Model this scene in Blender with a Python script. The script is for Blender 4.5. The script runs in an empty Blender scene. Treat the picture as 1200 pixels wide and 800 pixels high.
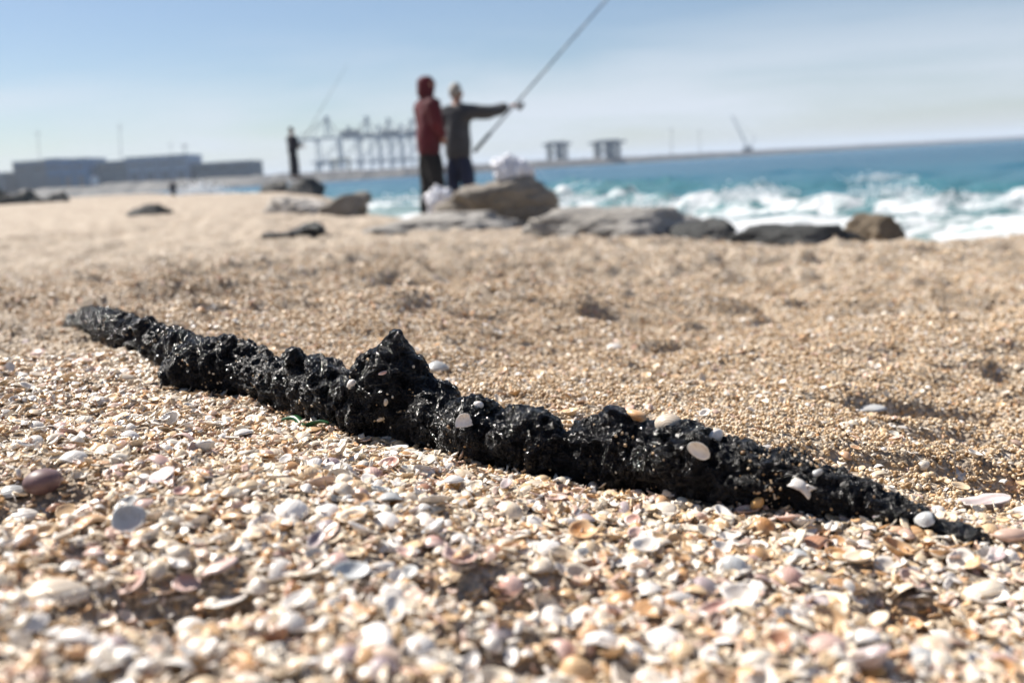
import bpy, bmesh, math, random
import numpy as np
from mathutils import Vector, Matrix, Euler
from mathutils.bvhtree import BVHTree

random.seed(7)
RNG = np.random.default_rng(7)
scene = bpy.context.scene
COL = scene.collection

# ------------------------------------------------------------------ camera
CAM_Z = 1.2                         # the camera sits 12 cm above the sand, 1.2 m above the sea
FPX = 1167.0                        # 35 mm lens, in pixels of a 1200 px wide frame
PITCH, ROLL = math.radians(9.81), math.radians(3.35)
cd = bpy.data.cameras.new('camera')
cam = bpy.data.objects.new('camera', cd)
COL.objects.link(cam)
cd.sensor_width = 36.0
cd.lens = 36.0 * FPX / 1200.0
cd.clip_start, cd.clip_end = 0.01, 60000
_F = Vector((0, math.cos(PITCH), -math.sin(PITCH)))
_R0 = Vector((1, 0, 0))
_U0 = Vector((0, math.sin(PITCH), math.cos(PITCH)))
_R = _R0 * math.cos(ROLL) - _U0 * math.sin(ROLL)
_U = _U0 * math.cos(ROLL) + _R0 * math.sin(ROLL)
_m = Matrix((_R, _U, -_F)).transposed().to_4x4()
_m.translation = Vector((0, 0, CAM_Z))
cam.matrix_world = _m
cd.dof.use_dof = True
cd.dof.focus_distance = 0.58
cd.dof.aperture_fstop = 7.6
cd.dof.aperture_blades = 9
scene.camera = cam

# ------------------------------------------------------------------ light
SUN_AZ, SUN_EL = math.radians(-54), math.radians(49)     # azimuth clockwise from +Y
world = bpy.data.worlds.new('World')
scene.world = world
world.use_nodes = True
wn, wl = world.node_tree.nodes, world.node_tree.links
wn.clear()
w_out = wn.new('ShaderNodeOutputWorld')
w_bg = wn.new('ShaderNodeBackground')
w_sky = wn.new('ShaderNodeTexSky')
w_sky.sky_type = 'NISHITA'
w_sky.sun_disc = False
w_sky.sun_elevation = SUN_EL
w_sky.sun_rotation = SUN_AZ
w_sky.altitude = 0
w_sky.air_density = 1.0
w_sky.dust_density = 0.25
w_sky.ozone_density = 2.0
w_bg.inputs['Strength'].default_value = 0.0525
# thin cirrus veil all round the sky
w_tc = wn.new('ShaderNodeTexCoord')
w_map = wn.new('ShaderNodeMapping')
w_map.inputs['Scale'].default_value = (1.6, 1.6, 11.0)
w_map.inputs['Rotation'].default_value = (0.02, -0.05, 0.4)
w_n = wn.new('ShaderNodeTexNoise')
w_n.inputs['Scale'].default_value = 1.35
w_n.inputs['Detail'].default_value = 7
w_n.inputs['Roughness'].default_value = 0.52
w_n.inputs['Distortion'].default_value = 0.25
w_r = wn.new('ShaderNodeValToRGB')
w_r.color_ramp.elements[0].position = 0.40
w_r.color_ramp.elements[1].position = 0.60
w_r.color_ramp.elements[0].color = (0, 0, 0, 1)
w_r.color_ramp.elements[1].color = (0.85, 0.85, 0.85, 1)
w_mix = wn.new('ShaderNodeMix')
w_mix.data_type = 'RGBA'
w_mix.inputs[7].default_value = (8.6, 9.0, 9.3, 1)
wl.new(w_tc.outputs['Generated'], w_map.inputs['Vector'])
wl.new(w_map.outputs[0], w_n.inputs['Vector'])
wl.new(w_n.outputs['Fac'], w_r.inputs['Fac'])
# the veil thickens to a bank of cloud all along the horizon
w_sep = wn.new('ShaderNodeSeparateXYZ'); wl.new(w_tc.outputs['Generated'], w_sep.inputs[0])
w_mr = wn.new('ShaderNodeMapRange'); w_mr.inputs[1].default_value = 0.05; w_mr.inputs[2].default_value = 0.145
w_mr.inputs[3].default_value = 1.0; w_mr.inputs[4].default_value = 0.05
wl.new(w_sep.outputs['Z'], w_mr.inputs[0])
w_mul = wn.new('ShaderNodeMath'); w_mul.operation = 'MULTIPLY'
wl.new(w_r.outputs['Color'], w_mul.inputs[0]); wl.new(w_mr.outputs[0], w_mul.inputs[1])
wl.new(w_mul.outputs[0], w_mix.inputs[0])
wl.new(w_sky.outputs['Color'], w_mix.inputs[6])
w_wb = wn.new('ShaderNodeMix')                 # white balance of the whole sky
w_wb.data_type = 'RGBA'; w_wb.blend_type = 'MULTIPLY'
w_wb.inputs[0].default_value = 1.0
w_wb.inputs[7].default_value = (0.95, 0.98, 1.06, 1)
wl.new(w_mix.outputs[2], w_wb.inputs[6])
wl.new(w_wb.outputs[2], w_bg.inputs['Color'])
wl.new(w_bg.outputs[0], w_out.inputs['Surface'])

sl = bpy.data.lights.new('sun', 'SUN')
sl.energy = 5.0
sl.angle = math.radians(0.53)
sl.color = (1.0, 0.94, 0.86)
sun = bpy.data.objects.new('sun', sl)
COL.objects.link(sun)
_sd = Vector((math.sin(SUN_AZ) * math.cos(SUN_EL), math.cos(SUN_AZ) * math.cos(SUN_EL), math.sin(SUN_EL)))
sun.rotation_euler = _sd.to_track_quat('Z', 'Y').to_euler()
sun.location = _sd * 30

vs = scene.view_settings
vs.view_transform = 'Standard'
vs.look = 'None'
vs.exposure = 0.80
vs.gamma = 1.0
scene.cycles.use_denoising = True
scene.cycles.max_bounces = 6
scene.cycles.diffuse_bounces = 3
scene.cycles.glossy_bounces = 3
scene.cycles.transmission_bounces = 4
scene.cycles.volume_bounces = 1
scene.cycles.caustics_reflective = False
scene.cycles.caustics_refractive = False

# ------------------------------------------------------------------ helpers: noise
def _hash(ix, iy, iz, seed):
    h = (ix.astype(np.uint32) * np.uint32(374761393) + iy.astype(np.uint32) * np.uint32(668265263)
         + iz.astype(np.uint32) * np.uint32(2147483647 & 1274126177) + np.uint32((seed * 362437 + 12345) & 0xffffffff))
    h = (h ^ (h >> np.uint32(13))) * np.uint32(1274126177)
    h = (h ^ (h >> np.uint32(16))) * np.uint32(2246822519)
    return ((h ^ (h >> np.uint32(15))) & np.uint32(0xffffff)).astype(np.float64) / 0xffffff

def vnoise(x, y, z=None, seed=0):
    """value noise, -1..1"""
    x = np.asarray(x, float); y = np.asarray(y, float)
    z = np.zeros_like(x) if z is None else np.asarray(z, float)
    fx, fy, fz = np.floor(x), np.floor(y), np.floor(z)
    ix, iy, iz = fx.astype(np.int64), fy.astype(np.int64), fz.astype(np.int64)
    tx, ty, tz = x - fx, y - fy, z - fz
    tx = tx * tx * tx * (tx * (tx * 6 - 15) + 10); ty = ty * ty * ty * (ty * (ty * 6 - 15) + 10); tz = tz * tz * tz * (tz * (tz * 6 - 15) + 10)
    def c(a, b, d): return _hash(ix + a, iy + b, iz + d, seed)
    x00 = c(0,0,0) * (1-tx) + c(1,0,0) * tx; x10 = c(0,1,0) * (1-tx) + c(1,1,0) * tx
    x01 = c(0,0,1) * (1-tx) + c(1,0,1) * tx; x11 = c(0,1,1) * (1-tx) + c(1,1,1) * tx
    return ((x00 * (1-ty) + x10 * ty) * (1-tz) + (x01 * (1-ty) + x11 * ty) * tz) * 2 - 1

def fbm(x, y, z=None, octv=4, seed=0, gain=0.5):
    a, t, n = 1.0, 0.0, 0.0
    x = np.asarray(x, float); y = np.asarray(y, float)
    z = np.zeros_like(x) if z is None else np.asarray(z, float)
    for k in range(octv):
        # turn each octave so that the lattice does not show
        xr = x * 0.8 - y * 0.6 + 17.3 * k; yr = x * 0.6 + y * 0.8 - 9.1 * k
        t = t + a * vnoise(xr, yr, z + 3.7 * k, seed + k); n += a
        x, y, z = xr * 2.03, yr * 2.03, z * 2.03; a *= gain
    return t / n

def sstep(a, b, x):
    t = np.clip((np.asarray(x, float) - a) / (b - a), 0, 1)
    return t * t * (3 - 2 * t)

# ------------------------------------------------------------------ helpers: the lie of the land
SHORE = np.array([(12000, -2400), (300, -60), (60, -4), (26, 5.5), (12, 9.6), (5.6, 11.9), (1.2, 15.5), (-2.2, 24), (-6.3, 38), (-19, 47),
                  (-34, 57), (-39, 72), (-31, 84), (-28, 89), (-31, 96), (-60, 130), (-140, 300), (-420, 520), (-4000, 1500), (-12000, 4500)], float)
LAND = np.concatenate([SHORE, [(-12000, -12000), (12000, -12000)]])

def shore_dist(x, y):
    """signed distance to the water's edge, + on land"""
    x = np.asarray(x, float); y = np.asarray(y, float)
    best = np.full(x.shape, 1e18); ins = np.zeros(x.shape, bool)
    for (ax, ay), (bx, by) in zip(SHORE[:-1], SHORE[1:]):
        dx, dy = bx - ax, by - ay; L2 = dx * dx + dy * dy
        t = np.clip(((x - ax) * dx + (y - ay) * dy) / L2, 0, 1)
        ex, ey = x - ax - t * dx, y - ay - t * dy
        d2 = ex * ex + ey * ey
        best = np.minimum(best, d2)
    for (ax, ay), (bx, by) in zip(LAND, np.roll(LAND, -1, 0)):        # even-odd test: land or sea
        if ay == by: continue
        c = (ay > y) != (by > y)
        ins ^= c & (x < (bx - ax) * (y - ay) / (by - ay) + ax)
    return np.sqrt(best) * np.where(ins, 1.0, -1.0)

PS = [-4000, -200, -40, -8, 0, 1.5, 3.0, 6, 10, 20, 80, 4000]
PD = [6.0, 5.0, 3.4, 2.0, 1.22, 0.92, 0.62, 0.52, 0.46, 0.45, 0.42, 0.40]
PITS = []      # (x, y, radius x, radius y, depth), filled in below

def ground(x, y):
    x = np.asarray(x, float); y = np.asarray(y, float)
    d = np.hypot(x, y)
    s = shore_dist(x, y) + 0.5 * vnoise(x * 0.21, y * 0.21, seed=3) * sstep(3, 9, d)
    lin = 0.122 + 0.0625 * d + 0.06 * np.tanh(x / 0.5)
    P = np.interp(np.where(s > 0, s * (1 + 1.6 * sstep(2, 7, -x) * sstep(8, 18, y)), s), PS, PD)
    P = P - 0.19 * sstep(2, 7, -x) * sstep(15, 27, y) * sstep(0.5, 2.0, s)        # higher berm up the coast
    k = 0.06
    h = np.clip(0.5 + 0.5 * (P - lin) / k, 0, 1)
    z = -(P * (1 - h) + lin * h - k * h * (1 - h))
    # the beach face: falls away to the surf on the seaward side
    b = np.where(y > 0.5, x / np.maximum(y, 0.5), -1)
    kf = np.interp(b, [-.25, -.1, 0, .12, .28, .6, 1.2], [0, .028, .044, .074, .0975, .104, .104])
    face = np.minimum(kf * y, 1.2 + 0.02 * y)
    k2 = 0.03; dz = -z; h = np.clip(0.5 + 0.5 * (dz - face) / k2, 0, 1)
    z = -(face * (1 - h) + dz * h + k2 * h * (1 - h))
    land = sstep(-1.0, 2.5, s)
    # trampled lumps
    n1 = fbm(x * 11, y * 11, octv=4, seed=11)
    z += 0.0105 * n1 * sstep(0.15, 0.5, d) * (1 - 0.6 * sstep(2, 6, d))
    z += 0.0022 * fbm(x * 75, y * 75, octv=2, seed=15) * (1 - sstep(2.5, 4, d))
    n2 = fbm(x * 3.1 + 4, y * 3.1, octv=4, seed=21)
    n4 = fbm(x * 6.3 + 9, y * 6.3, octv=3, seed=27)
    n5 = fbm(x * 4.4 - 3, y * 4.4 + 5, octv=4, seed=67)
    n6 = 1 - 2 * np.abs(fbm(x * 7.5 + 2, y * 7.5, octv=3, seed=33))
    ch = 0.020 * n2 + 0.055 * np.minimum(n2 + 0.12, 0)       # foot prints and scuffs
    ch += 0.014 * n4 + 0.045 * np.minimum(n4 + 0.2, 0)
    ch -= 0.022 * sstep(0.14, 0.30, n5)                       # hollows with a sharp lip
    ch += 0.008 * n6
    z += ch * (0.22 * sstep(0.45, 0.8, d) + 0.78 * sstep(0.72, 1.5, d)) * (1 + 0.85 * sstep(1.8, 4.5, d)) * (1 - 0.7 * sstep(11, 28, d)) * land
    cl = fbm(x * 17 + 1, y * 17 - 6, octv=3, seed=35)            # clods and small holes in patches
    pm = sstep(-0.25, 0.15, fbm(x * 2.2 + 7, y * 2.2, octv=2, seed=37))
    z += (0.034 * np.maximum(cl - 0.06, 0) - 0.045 * np.maximum(-cl - 0.14, 0)) * pm * sstep(0.95, 1.4, d) * (1 - sstep(4.5, 8, d)) * land
    cl2 = fbm(x * 7 + 3, y * 7 - 2, octv=3, seed=36)
    z += (0.04 * np.maximum(cl2 - 0.06, 0) - 0.075 * np.maximum(-cl2 - 0.16, 0)) * sstep(2.2, 4, d) * (1 - sstep(10, 16, d)) * land
    n3 = fbm(x * 0.55, y * 0.55 + 8, octv=3, seed=31)
    z += 0.05 * n3 * sstep(3, 9, d) * land
    for (px, py, rx, ry, dep, sharp) in PITS:
        q = ((x - px) / rx) ** 2 + ((y - py) / ry) ** 2
        w = q < 9
        if np.any(w):
            edge = 1 + 0.35 * fbm(x / rx * 1.3, y / ry * 1.3, octv=3, seed=41)
            z = z - np.where(w, dep * np.exp(-(np.maximum(q * edge, 0)) ** sharp), 0)
    return z + CAM_Z

def px_dir(px, py):
    v = _F + _R * ((px - 600) / FPX) + _U * ((400 - py) / FPX)
    return v.normalized()

def px_ground(px, py, tmax=400):
    v = px_dir(px, py)
    t = np.geomspace(0.12, tmax, 900)
    g = ground(v.x * t, v.y * t) - (CAM_Z + v.z * t)
    i = int(np.argmax(g > 0))
    if g[i] <= 0: i = len(t) - 1
    a, b = t[max(i - 1, 0)], t[i]
    tt = np.linspace(a, b, 40)
    g = ground(v.x * tt, v.y * tt) - (CAM_Z + v.z * tt)
    j = int(np.argmax(g > 0)) if np.any(g > 0) else 39
    p = v * float(tt[j]); 
    return Vector((p.x, p.y, CAM_Z + p.z)), float(tt[j])

def at_depth(px, py, depth):
    """world point on a pixel's ray at a forward distance (along +Y)"""
    v = px_dir(px, py)
    return Vector((0, 0, CAM_Z)) + v * (depth / v.y)

_pits = [(1085, 480, .075, .045, .062, 2.6), (1010, 528, .05, .03, .020, 1.8), (1195, 555, .075, .05, .035, 2.2), (1120, 520, .05, .03, .018, 2.0), (870, 523, .03, .02, .006, 1.2),
         (590, 366, .045, .025, .012, 1.6), (775, 432, .035, .025, .018, 1.8), (650, 418, .07, .03, .014, 1.6), (1070, 716, .022, .022, .018, 1.6),
         (610, 692, .028, .02, .016, 1.6), (205, 708, .030, .022, .018, 1.6), (15, 585, .03, .03, .018, 1.5), (640, 775, .03, .015, .012, 1.4),
         (40, 490, .05, .04, .010, 1.3), (985, 370, .08, .05, .025, 1.5), (880, 362, .10, .05, .022, 1.5), (1110, 355, .14, .07, .022, 1.5), (680, 318, .22, .13, .05, 1.5),
         (780, 340, .20, .08, .03, 1.5), (210, 350, .13, .06, .02, 1.4), (560, 312, .25, .1, .04, 1.5), (900, 312, .2, .12, .04, 1.5), (430, 335, .14, .07, .025, 1.4)]
_pp = []
for (a, b, rx, ry, dep, sh) in _pits:
    p, _t = px_ground(a, b)
    _pp.append((p.x, p.y, rx, ry, dep, sh))
PITS.extend(_pp)

# ------------------------------------------------------------------ helpers: objects
def tag(o, label=None, cat=None, group=None, kind=None):
    if label: o['label'] = label
    if cat: o['category'] = cat
    if group: o['group'] = group
    if kind: o['kind'] = kind
    return o

def link(name, me, mat=None, parent=None, smooth=False):
    o = bpy.data.objects.new(name, me)
    COL.objects.link(o)
    if mat is not None and len(me.materials) == 0: me.materials.append(mat)
    if parent is not None: o.parent = parent
    if smooth: me.polygons.foreach_set('use_smooth', np.ones(len(me.polygons), bool))
    return o

def empty(name, loc=(0, 0, 0), rz=0.0):
    o = bpy.data.objects.new(name, None)
    o.empty_display_size = 0.1
    COL.objects.link(o); o.location = loc; o.rotation_euler = (0, 0, rz)
    return o

def np_mesh(name, V, F, smooth=True):
    me = bpy.data.meshes.new(name)
    V = np.asarray(V, np.float32); F = np.asarray(F, np.int32)
    me.vertices.add(len(V)); me.vertices.foreach_set('co', V.ravel())
    k = F.shape[1]
    me.loops.add(F.size); me.loops.foreach_set('vertex_index', F.ravel())
    me.polygons.add(len(F)); me.polygons.foreach_set('loop_start', np.arange(0, F.size, k, dtype=np.int32))
    me.polygons.foreach_set('loop_total', np.full(len(F), k, np.int32))
    me.polygons.foreach_set('use_smooth', np.full(len(F), smooth, bool))
    me.update(calc_edges=True); me.validate()
    return me

def fattr(me, name, vals, typ='FLOAT'):
    a = me.attributes.new(name, typ, 'POINT')
    if typ == 'FLOAT_VECTOR': a.data.foreach_set('vector', np.asarray(vals, np.float32).ravel())
    elif typ == 'FLOAT_COLOR': a.data.foreach_set('color', np.asarray(vals, np.float32).ravel())
    else: a.data.foreach_set('value', np.asarray(vals).ravel())

def grid_faces(nr, nc, wrap=False):
    i = np.arange(nr - 1)[:, None]; j = np.arange(nc if wrap else nc - 1)[None, :]
    j2 = (j + 1) % nc
    return np.stack([i * nc + j, i * nc + j2, (i + 1) * nc + j2, (i + 1) * nc + j], -1).reshape(-1, 4)

class MB:
    """collects boxes and bars into one mesh"""
    def __init__(s): s.bm = bmesh.new()
    def box(s, x0, x1, y0, y1, z0, z1):
        v = [s.bm.verts.new(p) for p in ((x0,y0,z0),(x1,y0,z0),(x1,y1,z0),(x0,y1,z0),(x0,y0,z1),(x1,y0,z1),(x1,y1,z1),(x0,y1,z1))]
        for f in ((3,2,1,0),(4,5,6,7),(0,1,5,4),(1,2,6,5),(2,3,7,6),(3,0,4,7)): s.bm.faces.new([v[i] for i in f])
        return s
    def bar(s, a, b, r, r2=None, n=8):
        a, b = Vector(a), Vector(b); r2 = r if r2 is None else r2
        d = (b - a).normalized(); u = d.orthogonal().normalized(); w = d.cross(u)
        A = []; B = []
        for i in range(n):
            t = 2 * math.pi * (i + .5) / n; o = u * math.cos(t) + w * math.sin(t)
            A.append(s.bm.verts.new(a + o * r)); B.append(s.bm.verts.new(b + o * r2))
        for i in range(n): s.bm.faces.new((A[i], A[(i+1) % n], B[(i+1) % n], B[i]))
        s.bm.faces.new(A[::-1]); s.bm.faces.new(B)
        return s
    def build(s, name, mat, parent=None, smooth=False):
        me = bpy.data.meshes.new(name); s.bm.normal_update(); s.bm.to_mesh(me); s.bm.free()
        return link(name, me, mat, parent, smooth)

# ------------------------------------------------------------------ materials
def new_mat(name):
    m = bpy.data.materials.new(name); m.use_nodes = True
    nt = m.node_tree; b = nt.nodes['Principled BSDF']
    return m, nt, b

def N(nt, typ, **kw):
    n = nt.nodes.new(typ)
    for k, v in kw.items():
        if k in n.inputs: n.inputs[k].default_value = v
        else: setattr(n, k, v)
    return n

def ramp(nt, stops, interp='LINEAR'):
    r = nt.nodes.new('ShaderNodeValToRGB'); cr = r.color_ramp; cr.interpolation = interp
    while len(cr.elements) < len(stops): cr.elements.new(0.5)
    for e, (p, c) in zip(cr.elements, stops):
        e.position = p; e.color = (*c, 1) if len(c) == 3 else c
    return r

def mixc(nt, fac, a, b, blend='MIX'):
    m = nt.nodes.new('ShaderNodeMix'); m.data_type = 'RGBA'; m.blend_type = blend
    for sock, v in ((0, fac), (6, a), (7, b)):
        if hasattr(v, 'node'): nt.links.new(v, m.inputs[sock])
        elif sock == 0: m.inputs[0].default_value = v
        else: m.inputs[sock].default_value = (*v, 1)
    return m.outputs[2]

def math_n(nt, op, a, b=0.0, c=None, clamp=False):
    n = nt.nodes.new('ShaderNodeMath'); n.operation = op; n.use_clamp = clamp
    for i, v in enumerate((a, b, c)):
        if v is None: continue
        if hasattr(v, 'node'): nt.links.new(v, n.inputs[i])
        else: n.inputs[i].default_value = v
    return n.outputs[0]

def bump(nt, height, strength, dist, bsdf):
    b = nt.nodes.new('ShaderNodeBump'); b.inputs['Strength'].default_value = strength; b.inputs['Distance'].default_value = dist
    nt.links.new(height, b.inputs['Height']); nt.links.new(b.outputs[0], bsdf.inputs['Normal'])
    return b

def simple_mat(name, col, rough=0.7, var=0.25, scale=3.0, metallic=0.0, bumpd=0.0, spec=0.5):
    m, nt, b = new_mat(name)
    tc = N(nt, 'ShaderNodeTexCoord')
    n = N(nt, 'ShaderNodeTexNoise', Scale=scale, Detail=6.0, Roughness=0.6)
    nt.links.new(tc.outputs['Object'], n.inputs['Vector'])
    lo = tuple(c * (1 - var) for c in col); hi = tuple(min(1, c * (1 + var)) for c in col)
    r = ramp(nt, [(0.3, lo), (0.7, hi)]); nt.links.new(n.outputs['Fac'], r.inputs['Fac'])
    nt.links.new(r.outputs['Color'], b.inputs['Base Color'])
    b.inputs['Roughness'].default_value = rough; b.inputs['Metallic'].default_value = metallic
    b.inputs['Specular IOR Level'].default_value = spec
    if bumpd: bump(nt, n.outputs['Fac'], 0.6, bumpd, b)
    return m

def sand_mat():
    m, nt, b = new_mat('sand')
    geo = N(nt, 'ShaderNodeNewGeometry')
    P = geo.outputs['Position']
    big = N(nt, 'ShaderNodeTexNoise', Scale=0.9, Detail=5.0, Roughness=0.6); nt.links.new(P, big.inputs['Vector'])
    mid = N(nt, 'ShaderNodeTexNoise', Scale=26.0, Detail=6.0, Roughness=0.7); nt.links.new(P, mid.inputs['Vector'])
    gr = N(nt, 'ShaderNodeTexVoronoi', Scale=230.0); nt.links.new(P, gr.inputs['Vector'])
    sp = N(nt, 'ShaderNodeTexVoronoi', Scale=62.0); nt.links.new(P, sp.inputs['Vector'])
    base = ramp(nt, [(0.30, (.265, .208, .15)), (0.5, (.325, .265, .198)), (0.70, (.385, .322, .25))]); nt.links.new(big.outputs['Fac'], base.inputs['Fac'])
    midr = ramp(nt, [(0.3, (.55, .5, .45)), (0.5, (1, 1, 1)), (0.72, (1.25, 1.2, 1.15))]); nt.links.new(mid.outputs['Fac'], midr.inputs['Fac'])
    c1 = mixc(nt, 0.8, base.outputs['Color'], midr.outputs['Color'], 'MULTIPLY')
    # single grains: each cell its own tone
    sepg = N(nt, 'ShaderNodeSeparateColor'); nt.links.new(gr.outputs['Color'], sepg.inputs[0])
    grr = ramp(nt, [(0.0, (.18, .128, .08)), (0.3, (.34, .26, .18)), (0.6, (.44, .36, .265)), (0.85, (.55, .475, .385)), (1.0, (.72, .67, .60))]); nt.links.new(sepg.outputs[0], grr.inputs['Fac'])
    c2 = mixc(nt, 0.45, c1, grr.outputs['Color'])
    # bits of shell, white to pink and orange
    sepf = N(nt, 'ShaderNodeSeparateColor'); nt.links.new(sp.outputs['Color'], sepf.inputs[0])
    shr = ramp(nt, [(0.0, (.78, .76, .72)), (0.45, (.72, .64, .54)), (0.7, (.62, .36, .22)), (0.85, (.55, .38, .36)), (1.0, (.8, .78, .76))]); nt.links.new(sepf.outputs[1], shr.inputs['Fac'])
    near = math_n(nt, 'LESS_THAN', sp.outputs['Distance'], 0.34)
    pick = math_n(nt, 'GREATER_THAN', sepf.outputs[0], 0.80)
    fac = math_n(nt, 'MULTIPLY', math_n(nt, 'MULTIPLY', near, pick), 0.75)
    c3 = mixc(nt, fac, c2, shr.outputs['Color'])
    blot = N(nt, 'ShaderNodeTexNoise', Scale=4.5, Detail=7.0, Roughness=0.7); nt.links.new(P, blot.inputs['Vector'])
    blr = ramp(nt, [(0.36, (.62, .56, .50)), (0.5, (1, 1, 1)), (0.64, (1.16, 1.16, 1.17))]); nt.links.new(blot.outputs['Fac'], blr.inputs['Fac'])
    c3 = mixc(nt, 0.8, c3, blr.outputs['Color'], 'MULTIPLY')
    # wet and darker close to the waterline
    wet = N(nt, 'ShaderNodeAttribute', attribute_name='wet')
    c4 = mixc(nt, wet.outputs['Fac'], c3, mixc(nt, 1.0, c3, (.52, .46, .42), 'MULTIPLY'))
    nt.links.new(c4, b.inputs['Base Color'])
    rr = math_n(nt, 'MULTIPLY_ADD', wet.outputs['Fac'], -0.55, 0.85)
    nt.links.new(rr, b.inputs['Roughness'])
    h = math_n(nt, 'ADD', math_n(nt, 'MULTIPLY', mid.outputs['Fac'], 1.0), math_n(nt, 'MULTIPLY', gr.outputs['Distance'], -0.35))
    bump(nt, h, 0.8, 0.012, b)
    return m

def attr_ramp_mat(name, stops, rough=0.45, attr='tint', sss=0.0, spec=0.5, noise=None, rings=False):
    """colour picked for every scattered piece by its own tint value"""
    m, nt, b = new_mat(name)
    a = N(nt, 'ShaderNodeAttribute', attribute_name=attr); a.attribute_type = 'INSTANCER'
    r = ramp(nt, stops); nt.links.new(a.outputs['Fac'], r.inputs['Fac'])
    tc = N(nt, 'ShaderNodeTexCoord')
    n = N(nt, 'ShaderNodeTexNoise', Scale=noise or 2.0, Detail=4.0, Roughness=0.6); nt.links.new(tc.outputs['Object'], n.inputs['Vector'])
    v = ramp(nt, [(0.3, (.62, .58, .54)), (0.55, (1, 1, 1)), (0.8, (1.12, 1.12, 1.12))]); nt.links.new(n.outputs['Fac'], v.inputs['Fac'])
    c = mixc(nt, 0.8, r.outputs['Color'], v.outputs['Color'], 'MULTIPLY')
    if rings:
        g = N(nt, 'ShaderNodeAttribute', attribute_name='growth')
        w = math_n(nt, 'SINE', math_n(nt, 'ADD', math_n(nt, 'MULTIPLY', g.outputs['Fac'], 46.0), math_n(nt, 'MULTIPLY', n.outputs['Fac'], 2.5)))
        wf = math_n(nt, 'MULTIPLY_ADD', w, 0.5, 0.5)
        c = mixc(nt, math_n(nt, 'MULTIPLY', wf, 0.34), c, mixc(nt, 1.0, c, (.70, .52, .40), 'MULTIPLY'))
        bump(nt, wf, 0.12, 0.02, b)
    nt.links.new(c, b.inputs['Base Color'])
    b.inputs['Roughness'].default_value = rough
    b.inputs['Specular IOR Level'].default_value = spec
    return m

def shell_mat(name, c_umbo, c_rim, c_band, rough=0.38, band=0.45):
    """one whole shell: colour grows from the beak to the rim in rings"""
    m, nt, b = new_mat(name)
    g = N(nt, 'ShaderNodeAttribute', attribute_name='growth')
    oi = N(nt, 'ShaderNodeObjectInfo')
    tc = N(nt, 'ShaderNodeTexCoord')
    off = N(nt, 'ShaderNodeVectorMath', operation='ADD'); nt.links.new(tc.outputs['Object'], off.inputs[0])
    cx = N(nt, 'ShaderNodeCombineXYZ'); nt.links.new(math_n(nt, 'MULTIPLY', oi.outputs['Random'], 40.0), cx.inputs[0]); nt.links.new(cx.outputs[0], off.inputs[1])
    n = N(nt, 'ShaderNodeTexNoise', Scale=2.4, Detail=5.0, Roughness=0.6); nt.links.new(off.outputs[0], n.inputs['Vector'])
    r = ramp(nt, [(0.1, c_umbo), (0.9, c_rim)]); nt.links.new(g.outputs['Fac'], r.inputs['Fac'])
    w = math_n(nt, 'SINE', math_n(nt, 'ADD', math_n(nt, 'MULTIPLY', g.outputs['Fac'], 48.0), math_n(nt, 'MULTIPLY', n.outputs['Fac'], 3.0)))
    wf = math_n(nt, 'MULTIPLY_ADD', w, 0.5, 0.5)
    c = mixc(nt, math_n(nt, 'MULTIPLY', wf, band), r.outputs['Color'], c_band)
    st = ramp(nt, [(0.34, (.6, .54, .48)), (0.5, (1, 1, 1))]); nt.links.new(n.outputs['Fac'], st.inputs['Fac'])
    c = mixc(nt, 0.6, c, st.outputs['Color'], 'MULTIPLY')
    tone = ramp(nt, [(0.0, (.8, .78, .76)), (1.0, (1.06, 1.04, 1.02))]); nt.links.new(oi.outputs['Random'], tone.inputs['Fac'])
    c = mixc(nt, 1.0, c, tone.outputs['Color'], 'MULTIPLY')
    nt.links.new(c, b.inputs['Base Color'])
    b.inputs['Roughness'].default_value = rough
    bump(nt, wf, 0.10, 0.02, b)
    return m

def tar_mat():
    m, nt, b = new_mat('tar')
    tc = N(nt, 'ShaderNodeTexCoord')
    n1 = N(nt, 'ShaderNodeTexNoise', Scale=170.0, Detail=6.0, Roughness=0.65); nt.links.new(tc.outputs['Object'], n1.inputs['Vector'])
    n2 = N(nt, 'ShaderNodeTexNoise', Scale=45.0, Detail=4.0, Roughness=0.6); nt.links.new(tc.outputs['Object'], n2.inputs['Vector'])
    v = N(nt, 'ShaderNodeTexVoronoi', Scale=420.0); nt.links.new(tc.outputs['Object'], v.inputs['Vector'])
    r = ramp(nt, [(0.35, (.002, .002, .0025)), (0.62, (.004, .004, .005)), (0.85, (.010, .009, .009))]); nt.links.new(n2.outputs['Fac'], r.inputs['Fac'])
    nt.links.new(r.outputs['Color'], b.inputs['Base Color'])
    rr = ramp(nt, [(0.3, (.09,) * 3), (0.5, (.17,) * 3), (0.7, (.30,) * 3)]); nt.links.new(n2.outputs['Fac'], rr.inputs['Fac'])
    n3 = N(nt, 'ShaderNodeTexNoise', Scale=17.0, Detail=5.0, Roughness=0.6); nt.links.new(tc.outputs['Object'], n3.inputs['Vector'])
    dull = ramp(nt, [(0.52, (0, 0, 0)), (0.66, (1, 1, 1))]); nt.links.new(n3.outputs['Fac'], dull.inputs['Fac'])   # weathered, dull patches
    nt.links.new(mixc(nt, math_n(nt, 'MULTIPLY', dull.outputs['Color'], .45), rr.outputs['Color'], (.62, .62, .62)), b.inputs['Roughness'])
    nt.links.new(mixc(nt, math_n(nt, 'MULTIPLY', dull.outputs['Color'], .7), r.outputs['Color'], (.009, .008, .0075)), b.inputs['Base Color'])
    b.inputs['Specular IOR Level'].default_value = 0.5
    h = math_n(nt, 'ADD', n1.outputs['Fac'], math_n(nt, 'MULTIPLY', v.outputs['Distance'], 0.35))
    bump(nt, h, 1.0, 0.010, b)
    return m

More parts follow.
